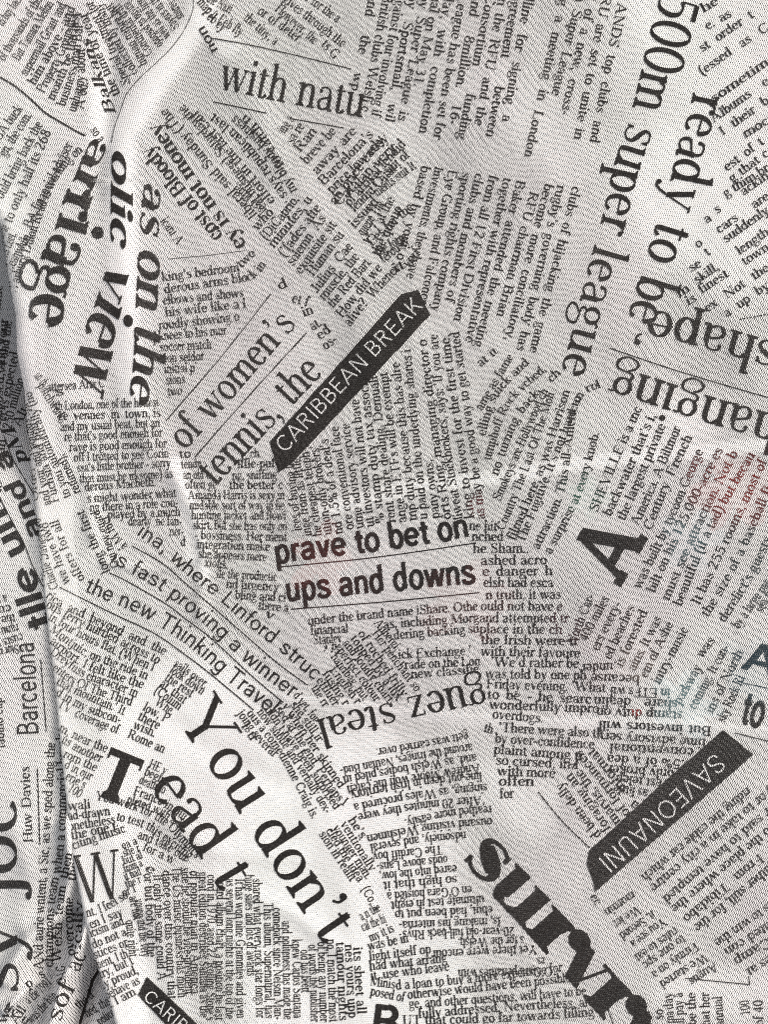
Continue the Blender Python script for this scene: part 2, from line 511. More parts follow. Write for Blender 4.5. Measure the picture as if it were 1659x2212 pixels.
class Pen:
    def __init__(s, S, T, hi, k):
        s.S, s.T, s.hi, s.k = S, T, hi, k
        s.f = []
    def poly(s, *p): s.f.append([(x * s.k, y) for x, y in p])
    def raw(s, p): s.f.append(p)
    def st(s, x, y0, y1, w=None):
        w = (w or s.S) / 2; x = x * s.k
        s.raw([(x - w, y0), (x + w, y0), (x + w, y1), (x - w, y1)])
    sans = False
    def sf(s, x, y=0, l=1, r=1, h=52):          # slab with small brackets, standing on y (or hanging below y when y > 0)
        if s.sans: return
        w = s.S / 2; x = x * s.k; T = s.T; d = 1 if y == 0 or y < 0 else -1
        xl = x - w - h * l * (0.7 + 0.3 * s.k); xr = x + w + h * r * (0.7 + 0.3 * s.k)
        p = [(xl, y), (xr, y), (xr, y + d * T * .8), (x + w, y + d * (T + 28)), (x - w, y + d * (T + 28)), (xl, y + d * T * .8)]
        s.raw(p if d > 0 else p[::-1])
    def fl(s, x, y):                             # flag at the upper left of a lower-case stem
        if s.sans: return
        w = s.S / 2; x = x * s.k
        s.raw([(x - w - 52, y - 30), (x - w, y - 62), (x + w, y - 40), (x + w, y + 8), (x - w, y - 8), (x - w - 52, y - 12)][::1])
    def wd(s, tx, ty):
        n = math.hypot(tx, ty) or 1
        return s.T + (s.S - s.T) * (abs(ty / n) ** 1.25)
    def strip(s, pts, ws):
        n = len(pts)
        L, Rr = [], []
        for i in range(n):
            a = pts[max(i - 1, 0)]; b = pts[min(i + 1, n - 1)]
            tx, ty = b[0] - a[0], b[1] - a[1]
            q = math.hypot(tx, ty) or 1
            w = (ws[i] if ws else s.wd(tx, ty)) / 2
            nx_, ny_ = -ty / q * w, tx / q * w
            L.append((pts[i][0] + nx_, pts[i][1] + ny_)); Rr.append((pts[i][0] - nx_, pts[i][1] - ny_))
        for i in range(n - 1):
            s.raw([Rr[i], Rr[i + 1], L[i + 1], L[i]])
    def ar(s, cx, cy, rx, ry, a0=0, a1=360):
        step = 15 if s.hi else 30
        m = max(3, int(abs(a1 - a0) / step))
        pts = [(s.k * (cx + rx * math.cos(R(a0 + (a1 - a0) * i / m))), cy + ry * math.sin(R(a0 + (a1 - a0) * i / m))) for i in range(m + 1)]
        if abs(a1 - a0) >= 360:
            ws = []
            for i in range(m + 1):
                t = R(a0 + (a1 - a0) * i / m)
                ws.append(s.wd(-rx * math.sin(t), ry * math.cos(t)))
            outp, inp = [], []
            for i in range(m + 1):
                t = R(a0 + (a1 - a0) * i / m)
                tx, ty = -rx * math.sin(t), ry * math.cos(t)
                q = math.hypot(tx, ty)
                nx_, ny_ = ty / q, -tx / q
                outp.append((pts[i][0] + nx_ * ws[i] / 2, pts[i][1] + ny_ * ws[i] / 2))
                inp.append((pts[i][0] - nx_ * ws[i] / 2, pts[i][1] - ny_ * ws[i] / 2))
            for i in range(m):
                s.raw([inp[i], outp[i], outp[i + 1], inp[i + 1]])
        else:
            s.strip(pts, None)
    def cv(s, *p, w=None, m=1.0):                       # smooth curve through points
        P = [(x * s.k, y) for x, y in p]
        out = []
        sub = 5 if s.hi else 2
        for i in range(len(P) - 1):
            p0 = P[max(i - 1, 0)]; p1 = P[i]; p2 = P[i + 1]; p3 = P[min(i + 2, len(P) - 1)]
            for j in range(sub):
                t = j / sub
                out.append(tuple(0.5 * (2 * p1[c] + (p2[c] - p0[c]) * t + (2 * p0[c] - 5 * p1[c] + 4 * p2[c] - p3[c]) * t * t
                                        + (-p0[c] + 3 * p1[c] - 3 * p2[c] + p3[c]) * t ** 3) for c in (0, 1)))
        out.append(P[-1])
        if isinstance(w, (tuple, list)):         # width given at each control point
            ww = list(np.interp(np.linspace(0, 1, len(out)), np.linspace(0, 1, len(w)), w))
        elif w: ww = [w] * len(out)
        else:
            S0 = s.S; s.S = s.T + (s.S - s.T) * m
            s.strip(out, None); s.S = S0
            return
        s.strip(out, ww)
    def ln(s, x0, y0, x1, y1, w):                # slanted stroke cut level at both ends
        x0 *= s.k; x1 *= s.k
        a = math.atan2(abs(y1 - y0), abs(x1 - x0)); h = w / max(math.sin(a), .3) / 2
        if y0 < y1: x0, y0, x1, y1 = x1, y1, x0, y0
        s.raw([(x1 - h, y1), (x1 + h, y1), (x0 + h, y0), (x0 - h, y0)])
    def bl(s, x, y, r=None):
        r = r or s.S * 0.62; x *= s.k
        n = 12 if s.hi else 6
        s.raw([(x + r * math.cos(2 * math.pi * i / n), y + r * math.sin(2 * math.pi * i / n)) for i in range(n)])
    def br(s, x0, x1, y, w=None):
        w = (w or s.T) / 2
        s.raw([(x0 * s.k, y - w), (x1 * s.k, y - w), (x1 * s.k, y + w), (x0 * s.k, y + w)])

def g_a(p): p.st(300, 60, 320); p.cv((300, 300), (270, 405), (190, 442), (110, 425), (75, 370), m=.35); p.bl(85, 352, p.S * .42); p.cv((300, 265), (200, 235), (95, 190), (70, 115), (110, 35), (180, 15), (260, 55), (300, 110), m=.62); p.cv((300, 90), (325, 15), (385, 30)); return 400
def g_b(p): p.st(90, 15, ASC); p.fl(90, ASC); p.ar(225, 222, 135, 212); return 420
def g_c(p): p.ar(205, 222, 140, 214, 48, 318); p.bl(300, 352, p.S * .52); return 380
def g_d(p): p.st(330, 20, ASC); p.fl(330, ASC); p.ar(195, 222, 135, 212); p.sf(330, 0, 0, 1); return 440
def g_e(p): p.ar(200, 222, 140, 214, 8, 318); p.br(70, 345, 248); return 385
def g_f(p): p.st(120, 0, 560); p.cv((120, 540), (135, 650), (200, 685), (265, 665)); p.bl(255, 640, p.S * .5); p.br(30, 235, XH - p.T / 2); p.sf(120); return 270
def g_g(p): S0 = p.S; p.S = p.T + (S0 - p.T) * .72; p.ar(185, 300, 118, 137); p.S = S0; p.cv((275, 385), (330, 430), (385, 420), m=.3); p.cv((120, 185), (75, 120), (110, 60), (240, 45), (350, 10), (350, -110), (250, -190), (120, -185), (45, -120), (80, -30), (170, 30), m=.30); return 405
def g_h(p): p.st(95, 0, ASC); p.fl(95, ASC); p.cv((95, 330), (170, 415), (245, 435), (320, 395), (340, 300)); p.st(340, 0, 320); p.sf(95); p.sf(340); return 440
def g_i(p): p.st(105, 0, XH); p.fl(105, XH + 5); p.sf(105); p.bl(100, 610); return 215
def g_j(p): p.st(130, -60, XH); p.fl(130, XH + 5); p.cv((130, -40), (115, -160), (60, -205), (5, -190)); p.bl(15, -170, p.S * .5); p.bl(125, 610); return 225
def g_k(p): p.st(90, 0, ASC); p.fl(90, ASC); p.ln(330, XH, 110, 190, p.T); p.ln(190, 270, 345, 0, p.S); p.sf(90); p.br(290, 410, p.T / 2); p.br(270, 400, XH - p.T / 2); return 425
def g_l(p): p.st(105, 0, ASC); p.fl(105, ASC); p.sf(105); return 215
def g_m(p):
    p.st(95, 0, XH); p.fl(95, XH + 5); p.sf(95)
    for a in (0, 235): p.cv((95 + a, 320), (165 + a, 410), (235 + a, 435), (305 + a, 395), (330 + a, 300)); p.st(330 + a, 0, 320); p.sf(330 + a)
    return 660
def g_n(p): p.st(95, 0, XH); p.fl(95, XH + 5); p.cv((95, 320), (170, 412), (245, 435), (320, 395), (340, 300)); p.st(340, 0, 320); p.sf(95); p.sf(340); return 440
def g_o(p): p.ar(208, 222, 145, 214); return 416
def g_p(p): p.st(95, DSC, XH); p.fl(95, XH + 5); p.ar(230, 222, 132, 212); p.sf(95, DSC); return 425
def g_q(p): p.st(325, DSC, XH); p.ar(190, 222, 132, 212); p.sf(325, DSC); return 420
def g_r(p): p.st(100, 0, XH); p.fl(100, XH + 5); p.cv((100, 290), (155, 400), (220, 430), (280, 415)); p.bl(275, 395, p.S * .55); p.sf(100); return 305
def g_s(p): p.cv((285, 345), (250, 420), (175, 435), (95, 405), (80, 330), (150, 265), (230, 215), (295, 150), (280, 55), (195, 12), (110, 30), (65, 105), w=(p.T, p.T, p.T, p.T * 1.3, p.S * .72, p.S * .95, p.S * .95, p.S * .72, p.T * 1.3, p.T, p.T, p.T)); p.ln(285, 430, 285, 330, p.T * 1.2); p.ln(65, 115, 65, 12, p.T * 1.2); return 350
def g_t(p): p.st(115, 80, 540); p.cv((115, 110), (130, 20), (190, 15), (255, 70)); p.br(25, 235, XH - p.T / 2); p.poly((60, XH - 12), (130, XH - 12), (130, 560), (115, 560)); return 270
def g_u(p): p.st(95, 110, XH); p.fl(95, XH + 5); p.cv((95, 130), (115, 40), (190, 15), (270, 45), (330, 120)); p.st(335, 20, XH); p.fl(335, XH + 5); p.sf(335, 0, 0, 1); return 435
def g_v(p): p.ln(70, XH, 205, 0, p.S); p.ln(345, XH, 215, 0, p.T); p.br(5, 145, XH - p.T / 2); p.br(280, 400, XH - p.T / 2); return 405
def g_w(p): p.ln(70, XH, 190, 0, p.S); p.ln(310, XH, 200, 0, p.T); p.ln(310, XH, 430, 0, p.S); p.ln(560, XH, 440, 0, p.T); p.br(5, 140, XH - p.T / 2); p.br(240, 380, XH - p.T / 2); p.br(500, 620, XH - p.T / 2); return 625
def g_x(p): p.ln(80, XH, 330, 0, p.S); p.ln(325, XH, 80, 0, p.T); p.br(10, 160, XH - p.T / 2); p.br(270, 390, XH - p.T / 2); p.br(15, 145, p.T / 2); p.br(255, 405, p.T / 2); return 415
def g_y(p): p.ln(75, XH, 215, 10, p.S); p.ln(350, XH, 205, -30, p.T); p.cv((208, -10), (160, -130), (105, -195), (50, -190), w=p.T * 1.4); p.bl(45, -170, p.S * .5); p.br(5, 150, XH - p.T / 2); p.br(285, 405, XH - p.T / 2); return 410
def g_z(p): p.ln(310, XH, 80, 0, p.S * .9); p.br(50, 345, XH - p.T / 2); p.br(45, 350, p.T / 2); p.br(50, 75, XH - 60, 120); p.br(325, 350, 60, 120); return 390
def g_A(p): p.ln(340, CAP, 590, 0, p.S); p.ln(330, CAP, 105, 0, p.T * 1.1); p.br(185, 480, 215); p.br(20, 205, p.T / 2); p.br(480, 700, p.T / 2); return 715
def g_B(p): p.st(125, 0, CAP); p.sf(125, 0, 1, 0); p.sf(125, CAP, 1, 0); p.ar(290, 500, 150, 148, -90, 90); p.ar(300, 182, 190, 168, -90, 90); p.br(125, 300, p.T / 2 + 4); p.br(125, 300, CAP - p.T / 2 - 4); p.br(125, 300, 350); return 570
def g_C(p): p.ar(330, 331, 250, 325, 42, 322); p.ln(530, 655, 530, 500, p.T * 1.2); return 600
def g_D(p): p.st(125, 0, CAP); p.sf(125, 0, 1, 0); p.sf(125, CAP, 1, 0); p.ar(300, 331, 275, 317, -90, 90); p.br(125, 310, p.T / 2 + 4); p.br(125, 310, CAP - p.T / 2 - 4); return 655
def g_E(p): p.st(125, 0, CAP); p.sf(125, 0, 1, 0); p.sf(125, CAP, 1, 0); p.br(125, 490, p.T / 2); p.br(125, 480, CAP - p.T / 2); p.br(125, 380, 345); p.br(470, 500, 80, 155); p.br(455, 485, CAP - 75, 145); p.br(365, 390, 345, 150); return 545
def g_F(p): p.st(125, 0, CAP); p.sf(125); p.sf(125, CAP, 1, 0); p.br(125, 480, CAP - p.T / 2); p.br(125, 380, 335); p.br(455, 485, CAP - 75, 145); p.br(365, 390, 335, 150); return 520
def g_G(p): g_C(p); p.st(520, 30, 280); p.sf(520, 285, 1, 1); return 665
def g_H(p):
    for x in (125, 520): p.st(x, 0, CAP); p.sf(x); p.sf(x, CAP)
    p.br(125, 520, 345); return 645
def g_I(p): p.st(130, 0, CAP); p.sf(130); p.sf(130, CAP); return 265
def g_J(p): p.st(220, 120, CAP); p.sf(220, CAP); p.cv((220, 140), (195, 30), (110, 5), (50, 50)); p.bl(65, 80, p.S * .6); return 350
def g_K(p): p.st(125, 0, CAP); p.sf(125); p.sf(125, CAP); p.ln(510, CAP, 160, 280, p.T); p.ln(280, 390, 540, 0, p.S); p.br(450, 620, p.T / 2); p.br(420, 590, CAP - p.T / 2); return 630
def g_L(p): p.st(125, 0, CAP); p.sf(125, 0, 1, 0); p.sf(125, CAP); p.br(125, 490, p.T / 2); p.br(470, 500, 85, 170); return 540
def g_M(p): p.st(120, 0, CAP, p.T); p.st(680, 0, CAP); p.ln(130, CAP, 385, 40, p.S); p.ln(670, CAP, 395, 40, p.T); p.br(40, 210, p.T / 2); p.sf(680); p.sf(680, CAP, 0, 1); p.br(30, 150, CAP - p.T / 2); return 800
def g_N(p): p.st(120, 0, CAP, p.T); p.st(560, 0, CAP, p.T); p.ln(125, CAP, 555, 0, p.S); p.br(40, 210, p.T / 2); p.br(470, 650, CAP - p.T / 2); p.br(30, 150, CAP - p.T / 2); return 680
def g_O(p): p.ar(345, 331, 270, 325); return 690
def g_P(p): p.st(125, 0, CAP); p.sf(125); p.sf(125, CAP, 1, 0); p.ar(290, 490, 180, 158, -90, 90); p.br(125, 300, 332); p.br(125, 300, CAP - p.T / 2 - 4); return 540
def g_Q(p): g_O(p); p.cv((330, 60), (450, -60), (560, -110)); return 690
def g_R(p): g_P(p); p.ln(300, 330, 520, 0, p.S); p.br(490, 620, p.T / 2); return 625
def g_S(p): p.cv((420, 520), (370, 625), (260, 648), (140, 605), (105, 500), (180, 405), (310, 330), (425, 240), (430, 110), (320, 18), (190, 30), (90, 140), w=(p.T, p.T, p.T, p.S * .6, p.S * .85, p.S, p.S, p.S * .7, p.T * 1.3, p.T, p.T)); p.ln(425, 650, 425, 500, p.T * 1.3); p.ln(85, 160, 85, 8, p.T * 1.3); return 515
def g_T(p): p.st(290, 0, CAP); p.sf(290); p.br(45, 535, CAP - p.T / 2); p.br(40, 70, CAP - 75, 150); p.br(510, 540, CAP - 75, 150); return 580
def g_U(p): p.st(130, 180, CAP); p.sf(130, CAP); p.cv((130, 200), (160, 50), (310, 10), (460, 60), (505, 220)); p.st(508, 200, CAP, p.T); p.br(420, 600, CAP - p.T / 2); return 640
def g_V(p): p.ln(95, CAP, 340, 0, p.S); p.ln(590, CAP, 350, 0, p.T); p.br(10, 205, CAP - p.T / 2); p.br(500, 680, CAP - p.T / 2); return 690
def g_W(p): p.ln(95, CAP, 290, 0, p.S); p.ln(480, CAP, 300, 0, p.T * 1.2); p.ln(480, CAP, 670, 0, p.S); p.ln(860, CAP, 680, 0, p.T); p.br(10, 205, CAP - p.T / 2); p.br(400, 580, CAP - p.T / 2); p.br(780, 940, CAP - p.T / 2); return 950
def g_X(p): p.ln(110, CAP, 560, 0, p.S); p.ln(550, CAP, 110, 0, p.T); p.br(20, 220, CAP - p.T / 2); p.br(460, 640, CAP - p.T / 2); p.br(25, 210, p.T / 2); p.br(450, 660, p.T / 2); return 675
def g_Y(p): p.st(340, 0, 310); p.sf(340); p.ln(100, CAP, 345, 270, p.S); p.ln(590, CAP, 350, 290, p.T * 1.2); p.br(15, 215, CAP - p.T / 2); p.br(500, 670, CAP - p.T / 2); return 685
def g_Z(p): p.ln(480, CAP, 110, 0, p.S); p.br(60, 540, CAP - p.T / 2); p.br(50, 545, p.T / 2); return 590
def d_0(p): p.ar(230, 331, 165, 325); return 460
def d_1(p): p.st(230, 0, CAP); p.sf(230); p.poly((110, 560), (230, 600), (230, 660), (110, 600)); return 460
def d_2(p): p.cv((80, 500), (120, 625), (240, 648), (350, 580), (350, 450), (240, 260), (80, 60)); p.br(70, 390, 40, p.S * .8); return 460
def d_3(p): p.cv((85, 540), (140, 635), (260, 640), (345, 560), (310, 420), (200, 350)); p.cv((200, 350), (330, 320), (375, 200), (320, 50), (190, 10), (70, 70)); return 460
def d_4(p): p.st(310, 0, CAP); p.ln(310, CAP, 60, 180, p.T); p.br(50, 410, 190, p.T * 1.6); return 460
def d_5(p): p.br(110, 390, CAP - 40, 80); p.st(115, 380, CAP - 40, p.T); p.cv((110, 370), (210, 410), (330, 370), (375, 220), (310, 50), (180, 10), (80, 70)); p.bl(85, 90, p.S * .5); return 460
def d_6(p): p.ar(235, 205, 150, 198); p.cv((85, 230), (110, 420), (220, 580), (360, 655)); return 460
def d_7(p): p.br(70, 410, CAP - 40, 80); p.ln(400, CAP - 40, 180, 0, p.S * .8); return 460
def d_8(p): p.ar(230, 500, 125, 150); p.ar(230, 180, 150, 172); return 460
def d_9(p): p.ar(225, 455, 150, 198); p.cv((375, 430), (350, 240), (240, 80), (100, 5)); return 460
def c_dot(p): p.bl(80, 45, p.S * .6); return 190
def c_com(p): p.bl(85, 45, p.S * .6); p.cv((115, 45), (110, -60), (50, -130), w=p.T * 1.2); return 200
def c_apo(p): p.bl(85, 620, p.S * .6); p.cv((115, 620), (110, 520), (50, 460), w=p.T * 1.2); return 200
def c_hyp(p): p.br(30, 240, 215, p.S * .8); return 275
def c_col(p): p.bl(90, 45, p.S * .6); p.bl(90, 370, p.S * .6); return 200
def c_lp(p): p.cv((230, 720), (110, 560), (75, 260), (110, -40), (230, -190)); return 270
def c_rp(p): p.cv((40, 720), (160, 560), (195, 260), (160, -40), (40, -190)); return 270
def c_qm(p): p.bl(150, 45, p.S * .6); p.cv((60, 520), (90, 640), (200, 670), (310, 600), (300, 480), (180, 340), (155, 190)); return 370
def c_pc(p): p.ar(150, 490, 95, 150); p.ar(450, 160, 95, 150); p.ln(440, CAP, 160, 0, p.T); return 600
GL = {c: globals()['g_' + c] for c in 'abcdefghijklmnopqrstuvwxyzABCDEFGHIJKLMNOPQRSTUVWXYZ'}
GL.update({c: globals()['d_' + c] for c in '0123456789'})
GL.update({'.': c_dot, ',': c_com, "'": c_apo, '-': c_hyp, ':': c_col, '(': c_lp, ')': c_rp, '?': c_qm, '%': c_pc, ';': c_col})
# pen: stem, hairline, slant, width, spread of the skeleton
STY = {'s': (88, 32, 0.0, 1.0, 1.04), 't': (112, 52, 0.0, 0.97, 1.12), 'b': (150, 36, 0.0, 1.0, 1.22), 'i': (140, 34, 0.26, 1.0, 1.2),
       'n': (88, 32, 0.0, 0.80, 1.03), 'u': (188, 96, 0.0, 1.0, 1.2), 'w': (225, 44, 0.0, 1.0, 1.62),
       'h': (74, 68, 0.0, 1.02, 1.02), 'k': (130, 106, 0.0, 1.0, 1.12), 'c': (62, 60, 0.0, 1.0, 1.0)}
CACHE = {}

def merge(polys, shear, wide):
    vs, fs = [], []
    for q in polys:
        a = 0
        for i in range(len(q)):
            x0, y0 = q[i]; x1, y1 = q[(i + 1) % len(q)]
            a += x0 * y1 - x1 * y0
        if abs(a) < 1: continue
        if a < 0: q = q[::-1]
        fs.append(list(range(len(vs), len(vs) + len(q))))
        vs += [Vector((x, y)) for x, y in q]
    r = delaunay_2d_cdt(vs, [], fs, 0, 0.5)
    co = np.array([(v.x, v.y) for v in r[0]])
    tri = np.array(r[2], int)
    cen = co[tri].mean(1)
    ok = np.zeros(len(tri), bool)
    for f in fs:                                 # keep what lies inside any stroke
        q = np.array([vs[i] for i in f])
        wn_ = np.zeros(len(tri))
        for (x0, y0), (x1, y1) in zip(q, np.roll(q, -1, 0)):
            cr = (x1 - x0) * (cen[:, 1] - y0) - (y1 - y0) * (cen[:, 0] - x0)
            wn_ += ((y0 <= cen[:, 1]) & (y1 > cen[:, 1]) & (cr > 0)).astype(int)
            wn_ -= ((y0 > cen[:, 1]) & (y1 <= cen[:, 1]) & (cr < 0)).astype(int)
        ok |= wn_ != 0
    tri = tri[ok]
    co[:, 0] += shear * co[:, 1]
    co[:, 0] *= wide
    return co, tri

# letters without serifs, of even stroke
def h_a(p): p.st(320, 0, 330); p.cv((320, 310), (290, 400), (190, 425), (105, 395), (75, 330)); p.cv((320, 250), (190, 235), (95, 200), (75, 120), (120, 40), (200, 30), (290, 80), (320, 140)); return 415
def h_c(p): p.ar(215, 225, 150, 198, 40, 320); return 400
def h_e(p): p.ar(215, 225, 152, 198, 0, 322); p.br(70, 365, 225, p.T * .95); return 425
def h_f(p): p.st(125, 0, 590); p.cv((125, 570), (140, 650), (190, 668), (240, 664)); p.br(20, 240, XH - p.T / 2); return 250
def h_g(p): p.ar(205, 225, 145, 198); p.st(350, -60, XH); p.cv((350, -40), (320, -145), (205, -170), (110, -145), (85, -90)); return 430
def h_k(p): p.st(90, 0, ASC); p.ln(310, XH, 110, 190, p.S); p.ln(190, 270, 335, 0, p.S); return 385
def h_l(p): p.st(90, 0, ASC); return 180
def h_i(p): p.st(90, 0, XH); p.st(90, ASC - p.S * 1.1, ASC); return 180
def h_n(p): p.st(90, 0, XH); p.cv((90, 300), (150, 395), (230, 420), (300, 395), (335, 300)); p.st(335, 0, 320); return 425
def h_h(p): p.st(90, 0, ASC); p.cv((90, 300), (150, 395), (230, 420), (300, 395), (335, 300)); p.st(335, 0, 320); return 425
def h_u(p): p.st(90, 140, XH); p.cv((90, 150), (120, 50), (195, 28), (275, 55), (335, 150)); p.st(335, 0, XH); return 425
def h_m(p):
    p.st(90, 0, XH)
    for a in (0, 225): p.cv((90 + a, 310), (145 + a, 395), (205 + a, 420), (270 + a, 395), (315 + a, 300)); p.st(315 + a, 0, 320)
    return 630
def h_r(p): p.st(90, 0, XH); p.cv((90, 260), (130, 370), (190, 415), (265, 412)); return 275
def h_s(p): p.cv((330, 330), (290, 400), (205, 425), (110, 400), (85, 330), (140, 265), (230, 220), (320, 175), (345, 105), (290, 45), (205, 26), (105, 50), (70, 125)); return 405
def h_t(p): p.st(130, 80, 570); p.cv((130, 110), (145, 35), (190, 28), (245, 35)); p.br(20, 240, XH - p.T / 2); return 260
def h_v(p): p.ln(60, XH, 190, 0, p.S); p.ln(330, XH, 200, 0, p.S); return 390
def h_w(p): p.ln(55, XH, 160, 0, p.S); p.ln(290, XH, 175, 0, p.S); p.ln(300, XH, 410, 0, p.S); p.ln(530, XH, 425, 0, p.S); return 585
def h_y(p): p.ln(60, XH, 195, 10, p.S); p.ln(335, XH, 170, -90, p.S); p.cv((180, -70), (140, -165), (60, -175)); return 395
def h_z(p): p.ln(300, XH, 80, 0, p.S); p.br(40, 340, XH - p.T / 2); p.br(35, 345, p.T / 2); return 380
def h_A(p): p.ln(300, CAP, 540, 0, p.S); p.ln(300, CAP, 60, 0, p.S); p.br(140, 460, 220); return 600
def h_B(p): p.st(110, 0, CAP); p.ar(270, 492, 145, 135, -90, 90); p.ar(290, 192, 165, 155, -90, 90); p.br(110, 285, p.T / 2); p.br(110, 280, CAP - p.T / 2); p.br(110, 285, 350); return 530
def h_C(p): p.ar(320, 331, 245, 298, 38, 322); return 590
def h_E(p): p.st(110, 0, CAP); p.br(110, 440, p.T / 2); p.br(110, 430, CAP - p.T / 2); p.br(110, 400, 345); return 495
def h_I(p): p.st(110, 0, CAP); return 220
def h_K(p): p.st(110, 0, CAP); p.ln(470, CAP, 140, 240, p.S); p.ln(260, 390, 500, 0, p.S); return 555
def h_L(p): p.st(110, 0, CAP); p.br(110, 430, p.T / 2); return 465
def h_N(p): p.st(110, 0, CAP); p.st(500, 0, CAP); p.ln(130, CAP, 480, 0, p.S); return 610
def h_O(p): p.ar(330, 331, 255, 298); return 660
def h_R(p): p.st(110, 0, CAP); p.ar(290, 490, 150, 138, -90, 90); p.br(110, 300, 345); p.br(110, 300, CAP - p.T / 2); p.ln(300, 345, 450, 0, p.S); return 560
def h_S(p): p.cv((440, 490), (400, 600), (280, 632), (150, 600), (105, 490), (170, 395), (290, 340), (420, 275), (455, 170), (400, 60), (270, 28), (130, 70), (85, 190)); return 530
def h_T(p): p.st(270, 0, CAP); p.br(20, 520, CAP - p.T / 2); return 540
def h_U(p): p.st(110, 200, CAP); p.cv((110, 210), (150, 70), (290, 30), (430, 70), (470, 210)); p.st(470, 200, CAP); return 580
def h_V(p): p.ln(60, CAP, 290, 0, p.S); p.ln(540, CAP, 300, 0, p.S); return 600
GS = {k[2:]: v for k, v in list(globals().items()) if k.startswith('h_') and len(k) == 3}

def glyph(font, ch, hi):
    """-> vertices (x-height = 1), triangles, advance"""
    key = (font, ch, hi)
    if key in CACHE: return CACHE[key]
    if True:
        S, T, sh, wd, kk = STY[font]
        if ch == ' ': r = (None, None, 240 / XH * wd)
        elif ch not in GL: r = (None, None, 200 / XH * wd)
        else:
            p = Pen(S, T, hi, kk)
            p.sans = font in 'hkc'
            adv = (GS.get(ch) or GL[ch])(p) * p.k if p.sans else GL[ch](p) * p.k
            co, tri = merge(p.f, sh, wd)
            r = (co / XH, tri, adv / XH * wd)
    CACHE[key] = r
    return r

def spline(pts, n=12):
    P = np.array(pts, float)
    if len(P) == 2:
        return P
    out = []
    for i in range(len(P) - 1):
        p0, p1, p2, p3 = P[max(i - 1, 0)], P[i], P[i + 1], P[min(i + 2, len(P) - 1)]
        for j in range(n):
            t = j / n
            out.append(0.5 * (2 * p1 + (p2 - p0) * t + (2 * p0 - 5 * p1 + 4 * p2 - p3) * t * t + (-p0 + 3 * p1 - 3 * p2 + p3) * t ** 3))
    out.append(P[-1])
    return np.array(out)

def lay_text(text, font, sizes, pts, hi):
    """-> list of (vertices in traced units, triangles) of one line set along a curve"""
    P = spline(pts)
    seg = np.linalg.norm(np.diff(P, axis=0), axis=1)
    cum = np.concatenate([[0], np.cumsum(seg)])
    L = cum[-1]
    sz = np.array(sizes, float) * (1.06 if font == 't' else 1.0)
    gl = [glyph(font, c, hi) for c in text]
    u = [0.0]
    f = np.linspace(0, 1, len(sz))
    adv = np.array([g[2] for g in gl])
    tot = adv.sum()
    frac = (np.cumsum(adv) - adv / 2) / tot
    loc = np.interp(frac, f, sz)
    mean = loc.mean()
    w = adv * mean
    nat = w.sum()
    sp = np.array([c == ' ' for c in text])
    if font == 't' and L > nat * 1.12 and sp.any():
        k = 1.12
        extra = (L - nat * k) / sp.sum()
        w = w * k + extra * sp
    else:
        k = L / nat
        w = w * k
    start = np.cumsum(w) - w
    out = []
    tang = np.diff(P, axis=0) / np.maximum(seg[:, None], 1e-9)
    mid = (cum[:-1] + cum[1:]) / 2
    for g, s0, sc, sx in zip(gl, start, loc, w / adv):
        if g[0] is None: continue
        co = g[0]
        a = s0 + co[:, 0] * (mean * k)
        px = np.interp(a, cum, P[:, 0]) + np.where(a > L, (a - L) * tang[-1, 0], 0) + np.where(a < 0, a * tang[0, 0], 0)
        py = np.interp(a, cum, P[:, 1]) + np.where(a > L, (a - L) * tang[-1, 1], 0) + np.where(a < 0, a * tang[0, 1], 0)
        ac = np.full_like(a, s0 + (co[:, 0].max() / 2) * mean * k)
        tx = np.interp(ac, mid, tang[:, 0]); ty = np.interp(ac, mid, tang[:, 1])
        q = np.hypot(tx, ty)
        up = np.stack([ty / q, -tx / q], -1)
        V = np.stack([px, py], -1) + up * (co[:, 1:2] * sc)
        out.append((V, g[1]))
    return out

def split_long(V, T, lim):
    V = V.copy(); T = T.copy()
    for _ in range(6):
        E = np.stack([T[:, [0, 1]], T[:, [1, 2]], T[:, [2, 0]]], 1)
        ln = np.linalg.norm(V[E[..., 0]] - V[E[..., 1]], axis=-1)
        longe = ln > lim
        if not longe.any(): break
        keys = {}
        nv = []
        base = len(V)
        newT = []
        for t, (a, b, c), lg in zip(range(len(T)), T, longe):
            if not lg.any():
                newT.append((a, b, c)); continue
            m = [None] * 3
            for i, (p, q) in enumerate(((a, b), (b, c), (c, a))):
                if lg[i]:
                    k = (min(p, q), max(p, q))
                    if k not in keys:
                        keys[k] = base + len(nv); nv.append((V[p] + V[q]) / 2)
                    m[i] = keys[k]
            n = sum(x is not None for x in m)
            if n == 3:
                newT += [(a, m[0], m[2]), (m[0], b, m[1]), (m[2], m[1], c), (m[0], m[1], m[2])]
            elif n == 1:
                if m[0] is not None: newT += [(a, m[0], c), (m[0], b, c)]
                elif m[1] is not None: newT += [(a, b, m[1]), (a, m[1], c)]
                else: newT += [(a, b, m[2]), (m[2], b, c)]
            else:
                if m[2] is None: newT += [(m[0], b, m[1]), (a, m[0], m[1]), (a, m[1], c)]
                elif m[0] is None: newT += [(m[1], c, m[2]), (a, b, m[1]), (a, m[1], m[2])]
                else: newT += [(a, m[0], m[2]), (m[0], b, c), (m[0], c, m[2])]
        V = np.concatenate([V, np.array(nv)]); T = np.array(newT, int)
    return V, T

